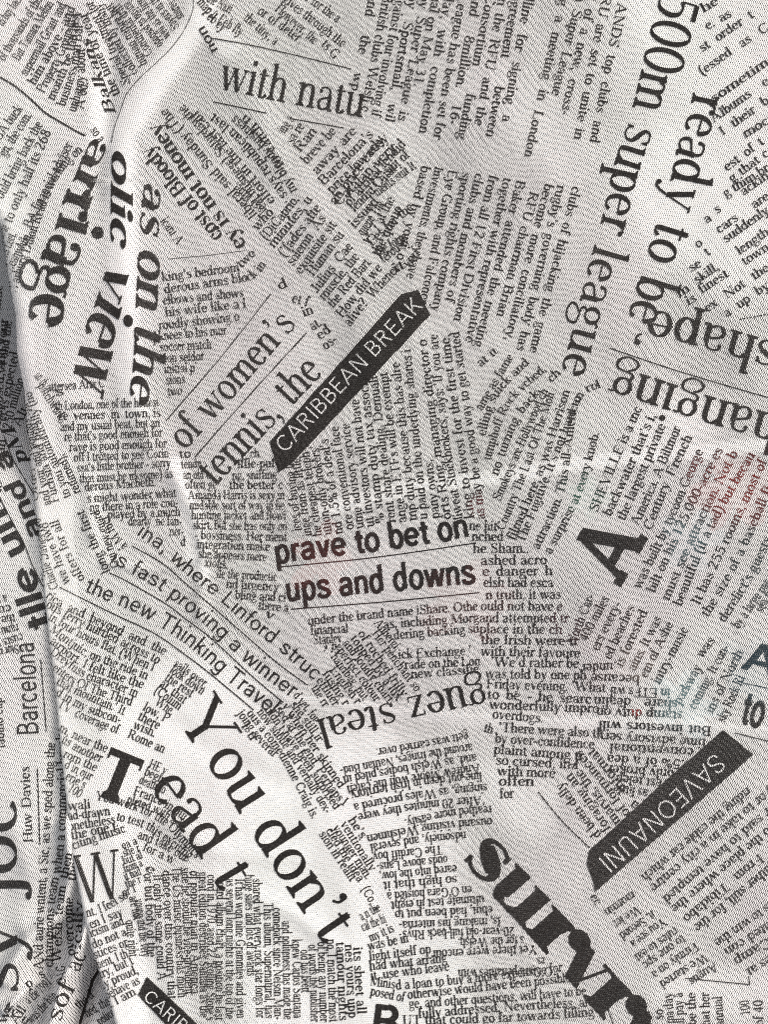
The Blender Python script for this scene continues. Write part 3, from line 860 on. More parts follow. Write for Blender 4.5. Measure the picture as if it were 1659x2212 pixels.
def print_obj(name, pieces, parent, label=None, mat=None, lift=0.0022, big=False, fn=None):
    Vs, Ts, o = [], [], 0
    for V, T in pieces:
        if big: V, T = split_long(V, T, 11)
        Vs.append(V); Ts.append(T + o); o += len(V)
    V = np.concatenate(Vs); T = np.concatenate(Ts)
    co = land(V, fn or height_main, lift)
    # y runs down in the tracing, so the winding is turned over
    e1 = co[T[:, 1]] - co[T[:, 0]]; e2 = co[T[:, 2]] - co[T[:, 0]]
    nz = e1[:, 0] * e2[:, 1] - e1[:, 1] * e2[:, 0]
    T = np.where((nz < 0)[:, None], T[:, ::-1], T)
    return mesh_obj(name, co, T, mat or M_INK, parent, label)

def stroke(pts, w, w2=None):
    P = spline(pts, 16)
    Q = [P[0]]
    for a, b in zip(P[:-1], P[1:]):
        n = max(1, int(np.linalg.norm(b - a) / 9))
        for i in range(1, n + 1): Q.append(a + (b - a) * i / n)
    P = np.array(Q)
    T = np.gradient(P, axis=0)
    T /= np.maximum(np.linalg.norm(T, axis=1), 1e-9)[:, None]
    N = np.stack([-T[:, 1], T[:, 0]], -1)
    ww = np.linspace(w, w if w2 is None else w2, len(P))[:, None] / 2
    V = np.concatenate([P + N * ww, P - N * ww])
    n = len(P)
    i = np.arange(n - 1)
    F = np.concatenate([np.stack([i, i + 1, n + i + 1], -1), np.stack([i, n + i + 1, n + i], -1)])
    return V, F
# ------------------------------------------------------------------ everything printed on the cloth
FR = {}
for r_, y_ in enumerate((0, 560, 1120, 1700)):
    for c_, x_ in enumerate((0, 540, 1080, 1624)):
        FR['%d%d' % (r_ + 1, c_ + 1)] = (x_, y_, 2.676)
FR.update({'51': (0, 2260, 1.3041), '52': (540, 2260, 1.3005), '53': (1000, 2260, 1.3005), '54': (1512, 2260, 1.3005),
           'z1': (1300, 2380, 1.5556), 'z2': (1732, 2480, 1.859), 'z3': (0, 1300, 2.117), 'z4': (0, 2100, 1.4237),
           'z5': (0, 700, 1.815), 'z6': (150, 2500, 1.904)})
Q = 1659 / 2244.0
def pts_of(s):
    out, code = [], None
    for tok in s.split():
        if ':' in tok: code, tok = tok.split(':')
        x, y = map(float, tok.split(','))
        if code == 'V': out.append((x, y))
        else:
            ox, oy, sc = FR[code]
            out.append(((ox + x / sc) * Q, (oy + y / sc) * Q))
    return out

# "@ part | pen | x-height(s) | label | m (front panel) or l (lower panel)", then one line of print per row; "~" is a ruled line
DATA = r"""
@headline|n|52,50|narrow serif words 'with natu'|m
22?|V:470,191 625,224 783,254|with natu
@headline|s|60,58,52,50|large serif words '500m super league'|m
|V:1432,-24 1406,69 1363,246 1330,345 1303,463 1277,557 1253,650 1233,730 1211,804|500m super league
@headline|s|55,60,60|large serif words 'ready to be'|m
|V:1499,198 1484,262 1464,318 1450,385 1415,497 1400,545 1378,614 1356,690|ready to be
@headline|s|55|upside down serif word 'shape'|m
|V:1690,742 1665,735 1520,694 1378,661|shape'
@headline|s|57|upside down serif word 'changing'|m
|V:1745,916 1601,874 1550,860 1412,815 1328,788|changing
@headline|b|36,40,56,70,76,74,72|bold serif word 'arriage' running down|m
|V:201,292 177,342 160,383 138,425 120,486 95,540 74,597 60,700|arriage
@headline|i|32,31,32,48,62,70,76|bold italic words 'olic view' running down|m
|V:242,318 239,400 238,470 238,548 226,590 205,654 185,707 163,784 154,830|olic view
@headline|i|36,42,48,46,44,40|bold italic words 'as on the' running down|m
|V:312,388 302,480 297,580 293,645 291,715 287,785 279,862|as on the
@headline|b|22|bold serif words 'cost of Bloody'|m
|V:482,508 400,405 326,312|cost of Bloody
@headline|b|22|bold serif words 'ey is not money'|m
|V:532,527 430,390 342,262|ey is not money
@headline|s|42|serif words 'of women's'|m
|V:398,974 457,911 598,751 642,702|of women's
@headline|s|46|serif words 'tennis, the'|m
|V:464,1052 562,949 700,805|tennis, the
@headline|k|37,38|bold sans words 'brave to bet on' on a rule|m
|V:594,1217 760,1196 900,1177 1016,1159|prave to bet on
@headline|k|38,39|bold sans words 'ups and downs' on a rule|m
|V:618,1299 760,1285 900,1271 1029,1260|ups and downs
@headline|h|22,22,23|thin sans words 'ina, where Linford struc'|m
|V:293,1154 354,1196 387,1229 466,1291 535,1350 593,1397 680,1472|ina, where Linford struc
@headline|h|22,23,24|thin sans words 'is fast proving a winner'|m
|V:236,1212 279,1237 334,1268 400,1317 463,1368 521,1424 575,1467 630,1508|is fast proving a winner
@headline|h|24,25|thin sans words 'the new Thinking Travel'|m
|V:180,1276 230,1298 290,1322 348,1356 400,1390 454,1436 490,1470 540,1508 586,1546|the new Thinking Travel
@headline|s|50,44,43|upside down serif words 'guez steal'|m
|V:1045,1468 975,1484 873,1508 822,1522 756,1535 680,1556|guez steal
@headline|s|70,68,66|large serif words 'You don't' running down|m
|V:376,1545 412,1600 484,1705 547,1807 580,1858 632,1938 702,2042|You don't
@headline|s|66|large serif letters running down beneath 'You don't'|m
|V:322,1700 424,1841 478,1928|ead t
@drop_capital|u|74|bold capital T|m
|V:193,1712 277,1746|T
@drop_capital|s|72|thin capital W|m
|V:167,1954 272,1938|W
@drop_capital|u|92|very bold capital A|m
|V:1341,1272 1403,1160|A
@drop_capital|k|44|dark capital A at the right border|m
|V:1601,1444 1676,1464|A
@headline|k|52|dark sans letters 'to' at the right border|m
|V:1598,1560 1705,1586|to C
@headline|w|84|heavy serif word 'sur' cut off, running down|m
|z1:66,188 358,520|su
|z1:361,524 512,694|r
|z1:502,684 641,842|v
|z1:630,830 769,987|r
|z1:760,976 908,1144|v
@drop_capital|k|50|black capital B at the lower border|m
|V:797,2240 862,2248|B
@headline|h|32|thin sans word 'Barcelona' running up|l
|V:83,1588 76,1440 72,1385|Barcelona
@headline|s|66,64|large serif letters running up the left border|l
|V:40,2150 36,1960 34,1720|sy joc
@headline|k|27|bold sans words 'and a' running up|l
|z3:262,560 215,425 130,225 40,20|and a
@headline|k|38|bold sans letters running up the left border|l
|z3:320,1120 225,830 160,650 95,520 -20,300|tlle um
@headline|i|15|bold italic word 'Balkans' running up|m
|11:908,885 800,600 700,300|Balkans
@text_column|t|13|name set in serif type over a rule|l
|V:70,1820 62,1655|Huw Davies
@text_column|t|13,14|text fanning out left of the pinched fold|m
|11:20,210 230,-90|to buy back ma
|11:30,480 330,0|of thousands of the
|11:145,480 420,30|But Tamara Mellon
|11:205,600 380,300 520,40|supermall Grant and
|11:270,670 470,320 590,60|him above - and
|11:340,730 520,380 605,90|Property Group in L
|11:420,790 570,430 625,100|month be the last
|11:505,835 610,500 645,200|business man Bal
|11:590,880 655,640 660,380|unhappy about
|11:650,860 690,640|A ec.
|11:700,1015 770,1120|so a
@text_column|t|13,14|text fanning out right of the pinched fold|m
|11:940,735 800,420 672,90|the time of year
|11:1020,650 880,330 720,0|Special treatment for
|11:1080,565 930,300 790,20|collected by many
|11:1150,495 1010,240 870,20|human nature but
|11:1195,415 1060,200 930,20|Continental drift
|11:1275,345 1130,150 1000,0|opposed to buying
|11:1335,275 1200,100 1110,-30|well as the firm
|11:1405,205 1280,50 1200,-60|Savers in the
|11:1440,130 1380,30 1330,-60|shares of
@text_column|t|14|text running up at the left border|m
|11:0,1100 180,850|BA buck
|11:40,1230 250,900|gn, the com.
|11:20,1560 335,970|ould bring back the
|21:85,250 11:400,1030|to only half its 268
|21:240,290 11:570,1130|BA financial adviser
|21:115,812 11:420,1460 650,1180|Warburg Dillon Read is working on
|21:75,650 250,340|Meanwhile,
|21:50,520 130,330|its fleet,
|21:15,380 70,280|has we
@text_column|t|14,13|tall block of text running down at the top|m
|V:1335,3 1275,307|ANDS top clubs and
|V:1302,-12 1240,300|RU are set to unite in
|V:1272,-10 1212,247|t of a new, cross-
|V:1247,-12 1192,205|a Super League
|V:1213,-20 1133,338|ng a meeting in London
|V:1135,-15 1085,262|dline for signing a
|V:1108,-14 1050,295|agreement between
|V:1079,-14 1025,270|in the RFU and the
|V:1052,-14 988,300|Consortium funding
|V:1022,-14 970,268|and £8million. 16-
|V:992,-14 936,300|League has been set for
|V:962,-14 905,287|day, with completion
|V:935,-14 893,187|ual on May 31.
|V:910,-14 860,260|by Super League is
|V:884,-14 832,262|by Sportsmail, wil
|V:858,-14 802,250|against four involving if
|V:828,-14 780,240|British clubs Welsh c
|V:798,-14 758,195|and the wp
@text_column|t|14|small cuttings at the top edge|m
|12:70,-40 350,105|and the Nazi
|12:250,170 430,285|Feb fly
|12:450,150 700,355|the tiny, a
|12:560,100 900,345|or of deter,
|12:700,80 1010,350|However, the
|12:760,10 1230,375|gives through the
|12:900,-30 1190,180|air for the a
|12:1060,350 1170,470|ts G
|12:90,20 215,160|map it
|12:130,110 290,250|Feb ey
|12:100,220 215,420|uou
@text_column|t|14|text running up and left beneath 'with natu'|m
|V:556,462 440,330 358,232|liberal said Sunday (The
|V:577,446 480,318 396,224|cal business) Saturday the
|V:595,433 500,320 425,238|effort in the last call
|V:622,422 540,312 462,244|says republican last
|V:642,410 580,315 508,248|my bloody business
|12:780,1290 600,1010 470,890|to catch n
|12:640,1640 420,1430|last time
@text_column|t|14|ragged text running up beside the pink crease|m
|12:780,1050 860,930|ing a
|12:845,1135 940,985|sa re
|12:900,1195 1040,1030|Ran
|12:955,1290 1190,1030|breve be
|12:1035,1370 1350,1030|away are
|12:1085,1455 1480,1060|Barcelona's
|12:1150,1520 1600,1090|price low easy
|12:1205,1615 1659,1160|Catalan very
|12:1330,1659 1659,1330|lendid Catal
|22:1180,110 13:120,1090|an price early
|22:1290,120 13:290,1130|of arrival lendid
|13:30,1480 320,1220|TY suit of
|13:60,1540 370,1310|ments suit It
|22:1330,290 1520,80|issued
|22:1400,350 23:120,100|queue The
|22:1455,430 23:200,60|15.7 at the
|22:1520,510 23:260,130|the queue
|23:20,430 350,130|Les for the
|23:70,510 300,370|the form
|23:110,560 320,400|ferously
|23:20,840 250,600|Whenev
|23:200,640 290,590|it
|23:300,600 400,490|you
@text_column|t|14|text running up in the middle|m
|22:570,310 700,165|who
|22:640,385 900,60|(DiCaprio,
|22:700,445 950,130 1000,60|minutes, u
|22:780,515 1070,130|('fades afte
|22:845,585 1110,210|solemn  As
|22:910,650 1190,260|exquisite sit
|22:1005,665 1250,340|Human su
|22:1035,795 1320,430|Julius  Cae
|22:1095,855 1370,510|muscle, the
|22:1160,915 1460,560|the Red Bart
|22:1230,990 1550,600|How did we
|22:1290,1060 1440,870|alive?
|22:740,770 810,740|d
|22:830,860 960,900|et f
|22:930,980 1010,950|in
|22:1000,1090 1080,1040|at.
|22:1060,1160 1150,1090|ed
|22:1100,1240 1200,1170|os-
@text_column|t|13|long block of text running down in the middle|m
|V:1238,401 1144,760|clubs of hijacking the game
|V:1205,398 1116,756|rugby's governing body has
|V:1178,395 1090,734|become more conciliatory,
|V:1146,412 1073,682|RFU chairman Brian
|V:1117,387 1024,748|Baker attended the meeting
|V:1089,382 1005,738|together with representative
|V:1058,376 980,692|from all 12 First Division
|V:1028,373 962,650|clubs and members of
|V:1000,370 932,672|sporting rights company
|V:970,365 906,655|Eye Group, and Falconer
|V:940,358 878,600|Investments, they have
|V:912,356 856,560|based by your o
@text_column|t|13|text beside the headline 'as on the'|m
|V:350,608 518,586|king's bedroom
|22:440,600 560,490|two
|V:355,634 505,612 22:540,680 640,570|derous arms block in
|V:352,658 526,641|elbows and shows
|V:357,684 532,664|his wife like a l
|V:343,712 518,692|roudly showing o
|V:343,735 490,722|knees to his mur
|V:345,759 457,753|soccer match
|V:348,783 441,778|tion seldor
|V:354,806 426,803|initial p'
|V:358,830 400,828|sions
|V:362,855 394,852|two
|21:1250,230 1385,420|icant A
@text_column|t|12.5|justified text column on the left of the fold|m
|21:365,1560 820,1528|attersea Arts C
|31:430,208 800,195 1240,178|th London, one of the hottest
|31:450,288 1255,262|ge  venues  in  town, is
|31:470,372 1250,340|and my usual beat, but an
|31:500,452 1270,415|re that's good enough for
|31:540,532 1305,500|rave is good enough for
|31:575,612 1320,578|off I trotted to see Corin
|31:600,692 1335,652|ssa's little brother - sorry
|31:620,777 1350,737|that must be irksome) as
|31:660,842 1220,802|derous Macbeth.
|31:680,932 1380,887|s might wonder what
|31:700,1003 1395,962|ng there in a role con-
|31:840,1058 1410,1035|played by a much
|31:1000,1112 1420,1110|dearly  he fan-
|31:1325,1190 1435,1188|ner-
|31:1410,1270 1450,1270|d
|31:430,100 500,90|s
@text_column|t|12.5|text running up along the folded edge|m
|31:300,920 262,620 205,300 185,40|Order your free (no
|31:400,948 330,650 272,450 215,180|and your and pounds sp
|31:460,925 400,700 330,470 285,300|Fuchsia and pou
|31:555,885 460,640 360,400 240,60|to you automatically (no
|31:630,850 560,680 490,550|returned),
|31:290,20 370,150 460,290|patchwork
|31:260,-60 330,30|an th
|31:345,1590 305,1400 300,1150|Pay Charlie Du
|31:455,1600 380,1380 345,1180 310,1050|Charlie Davies two
|31:545,1560 440,1280 365,1080|we have two
|31:665,1530 540,1300 450,1060|offers for all
|31:860,1470 750,1220 650,985|long the first
|31:935,1430 850,1190 770,985|Gui new guard
|31:1000,1270 900,1150 840,1030|a M fuct
@text_column|t|12.5|text column left of the headline 'brave to bet on'|m
|31:1415,667 32:130,655|tende
|31:1430,748 32:210,745|an old w
|31:1445,823 32:250,822|often ge
|31:1400,585 1495,580|to
|32:510,580 600,578|ch.
|32:410,662 705,655|iffle-puf
|32:370,752 720,745|ng, sniffing
|32:345,827 770,825|the better c
|32:20,906 780,906|Amanda Harris is sexy in
|32:35,985 780,987|midable sort of way in he
|32:50,1062 790,1066|hunting jacket and flowi
|32:60,1140 800,1150|skirt, but she has only on
|32:75,1217 800,1235|- bossiness. Her ment
|32:90,1290 665,1310|integration make
|32:100,1362 640,1390|she appears mere
|32:150,1430 335,1452|xious.
|32:245,1520 720,1546|ile the productic
|32:320,1600 735,1625|nd urgency
|42:390,132 790,155|bling and ci
|42:570,215 810,235|there a
|42:620,270 690,300|v
@text_column|t|13|wide block of text running up beside the banner|m
|32:912,1150 850,620|ices of buying li
|32:992,1190 900,580|inge from as little
|32:1072,1190 970,530|he cheapest teleph
|32:1152,1180 1045,480|ution-only brokers'
|32:1237,1175 1120,430|nd 1.5% of a deal's
|32:1322,1140 1200,330|ore conventional face
|32:1402,1130 1285,310|ume advisory service
|32:1482,1120 1360,120|ut investors will not have
|32:1562,1090 1430,-10|% stamp duty tax associ
|33:205,1085 60,-60|rent share dealing. Demuali
|33:290,1085 140,-90|ange in ETFs will be exempt
|33:372,1070 235,-170|mp duty because this has alre
|33:455,1060 320,-270|u paid on the underlying shares i
|33:550,1055 490,590|pany owns,
|33:640,1060 540,400 23:445,1150|orts Ring, managing director o
|33:730,1060 620,400 23:530,1110|liweat Stockbrokers, says: 'If you are
|33:820,1052 730,400 23:620,1110|king to invest for the first time,
|33:905,1062 820,400 23:700,1090|as may be a good way to get started
@text_column|t|13,12|text fanning out in the centre right|m
|23:870,1375 1010,1255|at it
|33:880,220 23:1130,1290|ame as fame
|33:905,415 23:1010,1600 1255,1340|elling suick and
|33:945,605 1100,180 23:1390,1395|umphoff Rock vched,
|33:1005,725 1190,260 23:1500,1420|no turning back   ch
|33:1025,925 1330,210 1400,60|Smokeys are Hollywood ch
|33:1055,1155 1290,560 1450,80|Country The Last Of The Moh
|33:1135,1232 1360,700 1570,60|filmed here, as was Harrison
|33:1210,1255 1430,700 1659,110|The Fugitive. It's not hard to
|33:1325,1305 1530,830 34:180,170 360,30|attraction. This all-American rol
|33:1420,1342 1659,870 34:345,385|a surprise at every knob.
@text_column|t|13.5|text column right of the headline 'ups and downs'|m
|33:780,1147 1000,1152|ne hit
|33:800,1232 1050,1232|nched
|33:810,1327 1250,1325|he Sham..
|33:870,1420 1390,1415|ashed acro
|33:885,1505 1435,1500|e danger h
|33:890,1592 1440,1592|elsh had esca
|43:910,137 1500,132|n truth, it was
|43:870,222 1512,227|ould not have e
|43:860,317 1560,318|and attempted tr
|43:860,402 1510,407|place in the ch
|43:870,487 1640,497|the Irish were tr
|43:870,577 1650,592|with their favoure
|43:950,662 1640,672|'We'd rather be
|43:905,752 1700,765|was told by one ph
|43:915,832 1850,862|Friday evening. 'What
|43:920,912 1740,952|to be - he searc
|43:935,992 1800,1025|wonderfully impro
|43:960,1067 1360,1102|overdogs.
|43:1010,1172 1830,1220|'There were also th
|43:980,1257 1760,1305|by over-confidence
|43:970,1342 1680,1395|plaint among tr
|43:985,1427 1640,1465|so cursed, in f
|43:1000,1512 1455,1532|with more
|43:1010,1592 1290,1595|offen
|53:600,95 655,92|for
|43:890,1170 960,1190|th
@text_column|t|13|text column under the headline 'ups and downs'|m
|V:666,1350 43:300,262 850,222|under the brand name iShare. Othe
|42:985,415 1280,395|financial
|43:110,365 860,312|as, including Morg
|42:1005,490 1230,470|Stanley
|43:190,450 860,395|dering backing su
|43:225,602 800,570|ick Exchange '
|43:275,682 870,652|rade on the Lon
|43:325,757 860,712|new classifie
@text_column|t|12.5|slanted text column crossing the text under 'ups and downs'|m
|43:30,320 205,545|Aubergi,
|42:1460,405 43:360,865|Her penchant so
|42:1350,405 43:255,905|of ruched frilly
|42:1290,445 1659,935|topped by a lux
|42:1230,480 1590,950|and loudly chart
|42:1190,540 1490,945|perfect colour
|42:1140,590 1395,930|handbag, but
|42:1130,690 1340,965|English r
|42:1070,720 1245,975|fusing r
|42:1025,770 1165,980|effluer
|42:985,830 1085,985|the rr
|42:1085,520 1220,540|y pe
@text_column|t|12.5|slanted text column right of the headline 'You don't'|m
|42:845,890 1010,1100|d yet, for
|42:820,960 1040,1260|she still ir
|42:755,970 1000,1320 1210,1620|y when her skinned
|42:690,980 900,1280 1150,1659 52:605,125|ised at the end. Perhaps I
|42:620,1000 860,1330 52:570,140|uldn't have been surprised
|42:560,1020 800,1340 52:535,155|now subtle and verbally dex-
|42:480,1030 740,1370 52:485,175|ous a comedienne Craig is.
|42:405,1030 560,1240 690,1370|joing several
|42:440,1130 525,1255|l tr
|52:620,178 670,250|he's
|52:590,192 705,375|ventionally
|52:560,207 690,405|younger man.
|52:535,217 660,415|cled the idea
|52:508,230 630,412|sion in realit
|52:670,440 722,525|(Co, a
@text_column|t|13|curved text column left of the headline 'You don't'|m
|41:350,120 500,215 950,420 1285,575|rica  and  beyond  and  the
|41:350,195 640,355 930,490 1235,645|ous ferry hurtled across to
|41:370,295 620,440 900,570 1195,700|in four hours flat. (When I
|41:380,385 650,575 880,665 1145,765|Montjuic, on the ride in
|41:380,475 620,655 860,750 1115,835|airport. I felt like the
|41:380,560 640,745 850,820 1065,905|Dreyfuss character in
|41:400,685 620,830 1025,970|enters Of The Third
|41:430,800 650,910 965,1042|that mountain.' It
|41:430,885 660,1010 935,1110|d in my subcon-
|41:440,975 660,1090 915,1190|TV  coverage of
|41:1350,655 1605,835|sails over,
|41:1320,705 1575,885|look down
|41:1280,765 1490,905|the rest
|41:1240,812 1435,955|at, that
|41:1200,862 1395,1005|(Colum
|41:1205,955 1340,1045|Whe,
|41:1110,1002 1305,1105|low, P
|41:1070,1072 1235,1155|there
|41:1035,1142 1205,1215|wish.
|41:990,1215 1275,1340|Rome an
|41:450,1165 640,1260 830,1335|m, near the
|41:470,1252 620,1340 785,1412|us another
|41:485,1370 745,1485|rom the
|41:495,1452 705,1555|d in our
|41:500,1540 655,1620|erie's
|41:510,1625 51:300,95|'100
@text_column|t|13|text beside the bold capital T|m
|41:1155,1450 1290,1510|HE y
|41:1120,1505 1310,1600|begins
|41:1080,1572 1280,1659|death so
|51:505,80 610,120 700,180|Franco in qui
|51:480,112 600,155 700,225|pleted with a W
|51:360,100 480,130 620,195 745,325|You work for the Olympics
|51:440,178 560,215 720,330|to test this exciting
|51:520,245 620,285 705,338|and take our
|51:540,292 660,345|for a w
|51:258,140 345,132|wali
|51:258,178 420,158|ad-drawn
|51:262,218 440,190|onetheless
|51:272,252 445,215|the one t
|51:278,290 480,222|citing music
@text_column|t|12|short slanted lines beside the capital W|m
|51:468,290 525,268|ea a
|51:470,318 535,296|she r
|51:472,348 545,322|but al
|51:475,378 545,352|from a
|51:478,408 540,384|it had
|51:482,438 540,415|the r
|51:470,470 520,450|or I
|51:550,370 585,385|e
@text_column|t|13|wide block of text running down beneath 'You don't'|m
|51:548,380 556,540 562,700|or but body of the
|51:583,385 600,790|If only the same could A
|51:618,370 640,860|dance over this country that
|51:655,355 678,855|The US music business has much
|51:690,358 705,850|side he should be vice-president.
|51:725,370 728,850|of popular man in America.
|51:757,375 762,930|great edition describes Santana as the
|51:790,385 787,940|cord in 1970, aged 22, Rolling Stone's
|51:826,395 820,940|board album chart, a position he last
|51:862,400 860,935|as several long nights at the top of the
|52:192,400 197,930|It has won nine Grammies and given
|52:228,385 237,770|huge sales and lots of awards
|52:258,400 272,930|shared what every rock star longs for
|52:300,490 306,930|This album, Supernatural, has
|52:335,510 340,935|comeback since Nelson Man-
|52:370,560 377,935|and politeness has made the
|52:408,630 415,930|knew Carlos Santana
|52:440,670 446,830|old has been
|52:470,650 480,945|of words the publisher
|52:505,640 515,945|of being any number
|52:540,630 550,945|no, I match the most
|52:575,640 588,940|tamour nights
|52:608,650 624,930|nes yours upp
|52:640,660 656,915|its sheet all
@text_column|t|13|text on the narrow tail of the front panel|m
|51:330,548 400,525 490,472|nt. I feel so
|51:345,592 470,540|en I say
|51:345,625 475,575|icism and
|51:355,668 485,615|do not a
|51:360,708 490,655|stices or
|51:372,745 490,700|hent. I th
|51:382,782 510,725|try, but t
|51:392,822 530,760|ly proud,
|51:405,862 535,800|behave as
|51:418,895 520,842|t I am
|51:478,560 492,700|quite right
|51:512,480 540,700|young and the very
|51:490,470 510,560|are not
@text_column|t|13|upside down text column in the lower middle|m
|43:768,1172 400,1245 45,1305|gett was carried over.
|43:803,1262 400,1330 -235,1450|around the fringes, Nathan Bud-
|43:835,1345 400,1410 -210,1520|and, as Welsh bodies piled in
|43:862,1422 400,1495 -180,1595|Andrew Moore won the catch
|53:530,-5 280,22 22,72|line-out deep in Irish territory,
|53:552,38 300,66 42,115|singing, as Wales procured a
|53:540,84 300,108 58,152|'After 20 minutes they were
|53:568,122 400,138 235,175|reathed more easily.
|53:570,168 330,190 92,235|ousand visiting Welshmen
|53:470,220 280,240 105,268|ndsomely, and several
|53:380,272 115,302|The Cardiff boy
|53:400,312 130,340|ouds above Lans-
|53:435,347 140,376|eared into the low,
|53:437,388 155,412|so high that it
|53:492,426 170,452|en O'Gara hoisted a
|53:540,463 185,487|ultimate test in eight
|53:572,503 200,522|ebut, had been put to
|53:602,546 215,562|is, making his interna-
|53:655,582 230,597|20-year-old full-back Rhys
|53:692,618 440,628|s for the Welsh.
|53:742,652 340,672|Yet there were encour
|53:770,698 735,700|es.
|53:800,735 440,745|O'Gara penalties with
@text_column|t|13.5|text column along the lower border|m
|53:100,672 255,640|was be in
|53:105,712 340,682|light itself op
|53:105,748 400,716|had what arrang
|53:110,785 410,748|it, use who leave
|53:105,805 200,818|Minis
|53:105,842 235,868|posed of
|53:205,822 520,792 840,752|d a loan to buy a more expensive for
|53:250,857 560,825 870,792|otherwise would have been possible
|53:255,892 600,868 930,842|ge, and other questions, will have to be
|53:290,930 600,905 950,884|fully addressed. Nevertheless, an
|53:230,955 600,945 960,922|UT that could go far towards filling
|53:75,560 150,520|a n the
|53:80,600 170,565|cal the hi
|53:110,640 200,600|my it is
@text_column|t|13.5|slanted text block beside the very bold capital A|m
|34:330,1012 500,600 680,195|SHEVILLE is a mc
|34:432,1045 620,640 790,250|backwater that's i,
|34:540,1080 700,720 865,330|the largest private
|34:650,1120 820,740 985,350|America. A Biltmor
|34:752,1155 900,790 1075,420|Century French
|34:665,1612 900,1130 1160,530|was built by tycoon George
|34:775,1642 1030,1090 1315,520|bilt on his 125,000-acre es
|44:890,150 34:1150,1110 1430,545|must see attraction. Not b
|44:985,195 34:1240,1140 1565,560|beautiful (if a tad) but becau
|44:1125,185 34:1340,1290 1659,610|It has 255 rooms, most of
|44:1195,282 34:1450,1390 1700,820|the size of a baseball fi
|44:1325,322 34:1560,1500 1740,1110|derelict's guests w
|44:1435,372 34:1690,1560|by a large par
|44:1620,250 1720,60|sea pa
@text_column|t|13.5|slanted text block above the band of black cloth's lower edge|m
|44:150,500 310,110|North Car-
|44:245,475 425,130|400 miles
|44:335,545 520,170|ers every-
|44:432,612 625,200|ed beaches
|44:525,672 725,235|is forested
|44:622,702 835,290|ains. It was
|44:715,755 925,330|em of Ashe
|44:815,805 1045,370|intry-music
|44:980,965 1150,670|parkway
|44:1150,600 1255,460|was
|44:1095,1005 1365,510|coming. It con-
|44:1232,1035 1475,550|ins of North
|44:1322,1105 1485,750|sky Rock Ri
@text_column|t|13.5|upside down text column meeting the slanted block|m
|44:450,632 200,642|under
|44:660,730 275,718|because
|44:900,835 430,820|in ETFs wil
|44:960,925 300,898|share dealin
|44:1000,1012 320,985|stamp duty on
|44:1222,1130 340,1085|But investors will
|44:1180,1228 330,1175|time advisory serv
|44:1085,1300 425,1262|conventional
|44:1010,1392 405,1350|.5% of a dea
|44:930,1470 410,1430|only broker
|44:835,1545 480,1505|est telep
|54:500,62 370,40|as little
@text_column|t|13.5|text column left of the banner 'SAVE ON A UNI'|m
|54:322,232 250,140 170,30|d been delly
|54:358,208 290,110 205,-5|foraging an
|54:395,182 320,80 215,-50|marvis, the v
|54:432,150 340,30 240,-90|of formances
|54:465,120 380,10 290,-100|a informat
|54:275,470 300,505|ec
@text_column|t|13|text block on the right border at the top|m
|14:1160,100 1285,25|he
|14:1190,235 1385,125|e. as
|14:1150,410 1560,130|st order t
|14:1150,590 1420,400 1680,230|(essed as C
|14:1240,805 1680,500|sometim
|14:1235,965 1680,650|Albums e
|14:1310,1060 1680,800|I their b
|14:1490,1080 1680,960|moc
|14:1345,1340 1640,1120|est of t
|14:1385,1430 1680,1210|g that c
|14:1335,1545 1680,1330|g thim br
|24:1265,175 1680,-110|s ackin
|24:1185,250 1230,220|a
|24:1115,445 1680,50|o cars are
|24:1190,505 1680,160|t suddenly
|24:1065,630 1150,580|se
|24:1110,725 1680,330|skill, length
|24:1145,800 1680,450|finest town
|24:970,830 1060,770|m
|24:1190,945 1680,610|ex Not the
|24:1340,985 1680,750|a up by
|24:1040,890 1110,850|is
|24:1440,1005 1680,960|.........
@text_column|t|13.5|text column under the banner 'SAVE ON A UNI'|m
|54:875,50 470,388|riding the cable car which
|54:960,50 502,428|) or to take in a city centre
|54:970,112 550,472|er said to have tempted
|54:965,190 582,508|to the place where the
|54:970,262 628,545|y From Tibidabo
|54:975,330 668,580|gather still, for the
|54:970,480 748,635|as to win the
|54:960,560 785,668|nted con
|54:955,620 820,705|Camp
|54:960,690 868,745|es at
@text_column|t|13|narrow text column at the lower right|m
|54:438,445 328,520|mornin
|54:455,500 362,562|We let
|54:512,520 385,610|it. Second
|54:552,545 428,640|You see a
|54:600,582 443,692|rules to eat
|54:628,612 473,722|to one spc
|54:675,640 508,757|Firmly on a
|54:712,682 538,792|We started
|54:752,716 650,782|Augus
@text_column|t|13|text running up at the lower right corner|m
|z2:385,930 385,870|so
|z2:440,870 432,780|day
|z2:450,1010 440,880|ay ma
|z2:500,960 490,780|ill pay a
|z2:565,960 560,780|be the
|z2:640,980 635,780|that her
|z2:715,960 705,800|annual
|z2:860,900 850,820|100
|z2:930,960 925,820|of 40
|z2:320,960 310,880|ma
@rule_line|||rule above 'with natu'|m
~2.3|12:205,297 500,350 900,440 1300,540
@rule_line|||broken rule below 'with natu'|m
~2.4|12:220,795 640,885
~2.2|12:845,930 1240,1000
@rule_line|||curved rule at the left border|m
~3.6|11:-20,595 100,665 220,760 350,880 480,960 600,1030 665,1062
@rule_line|||thin curved rule along the pinched fold|m
~1.3|11:1510,-20 1505,80 1440,230 1340,370 1230,480 1100,600 990,730 940,860 890,1000 865,1120
@rule_line|||rule over 'changing'|m
~2.3|V:1318,752 1480,806 1700,870
@rule_line|||thin rule beside the bold italic headline|m
~1.2|21:1320,525 1659,495
~1.2|22:190,497 470,460
@rule_line|||upper rule at 'of women's'|m
~2.2|V:357,910 470,780 584,636
@rule_line|||lower rule at 'of women's'|m
~2.2|V:420,988 540,852 662,719
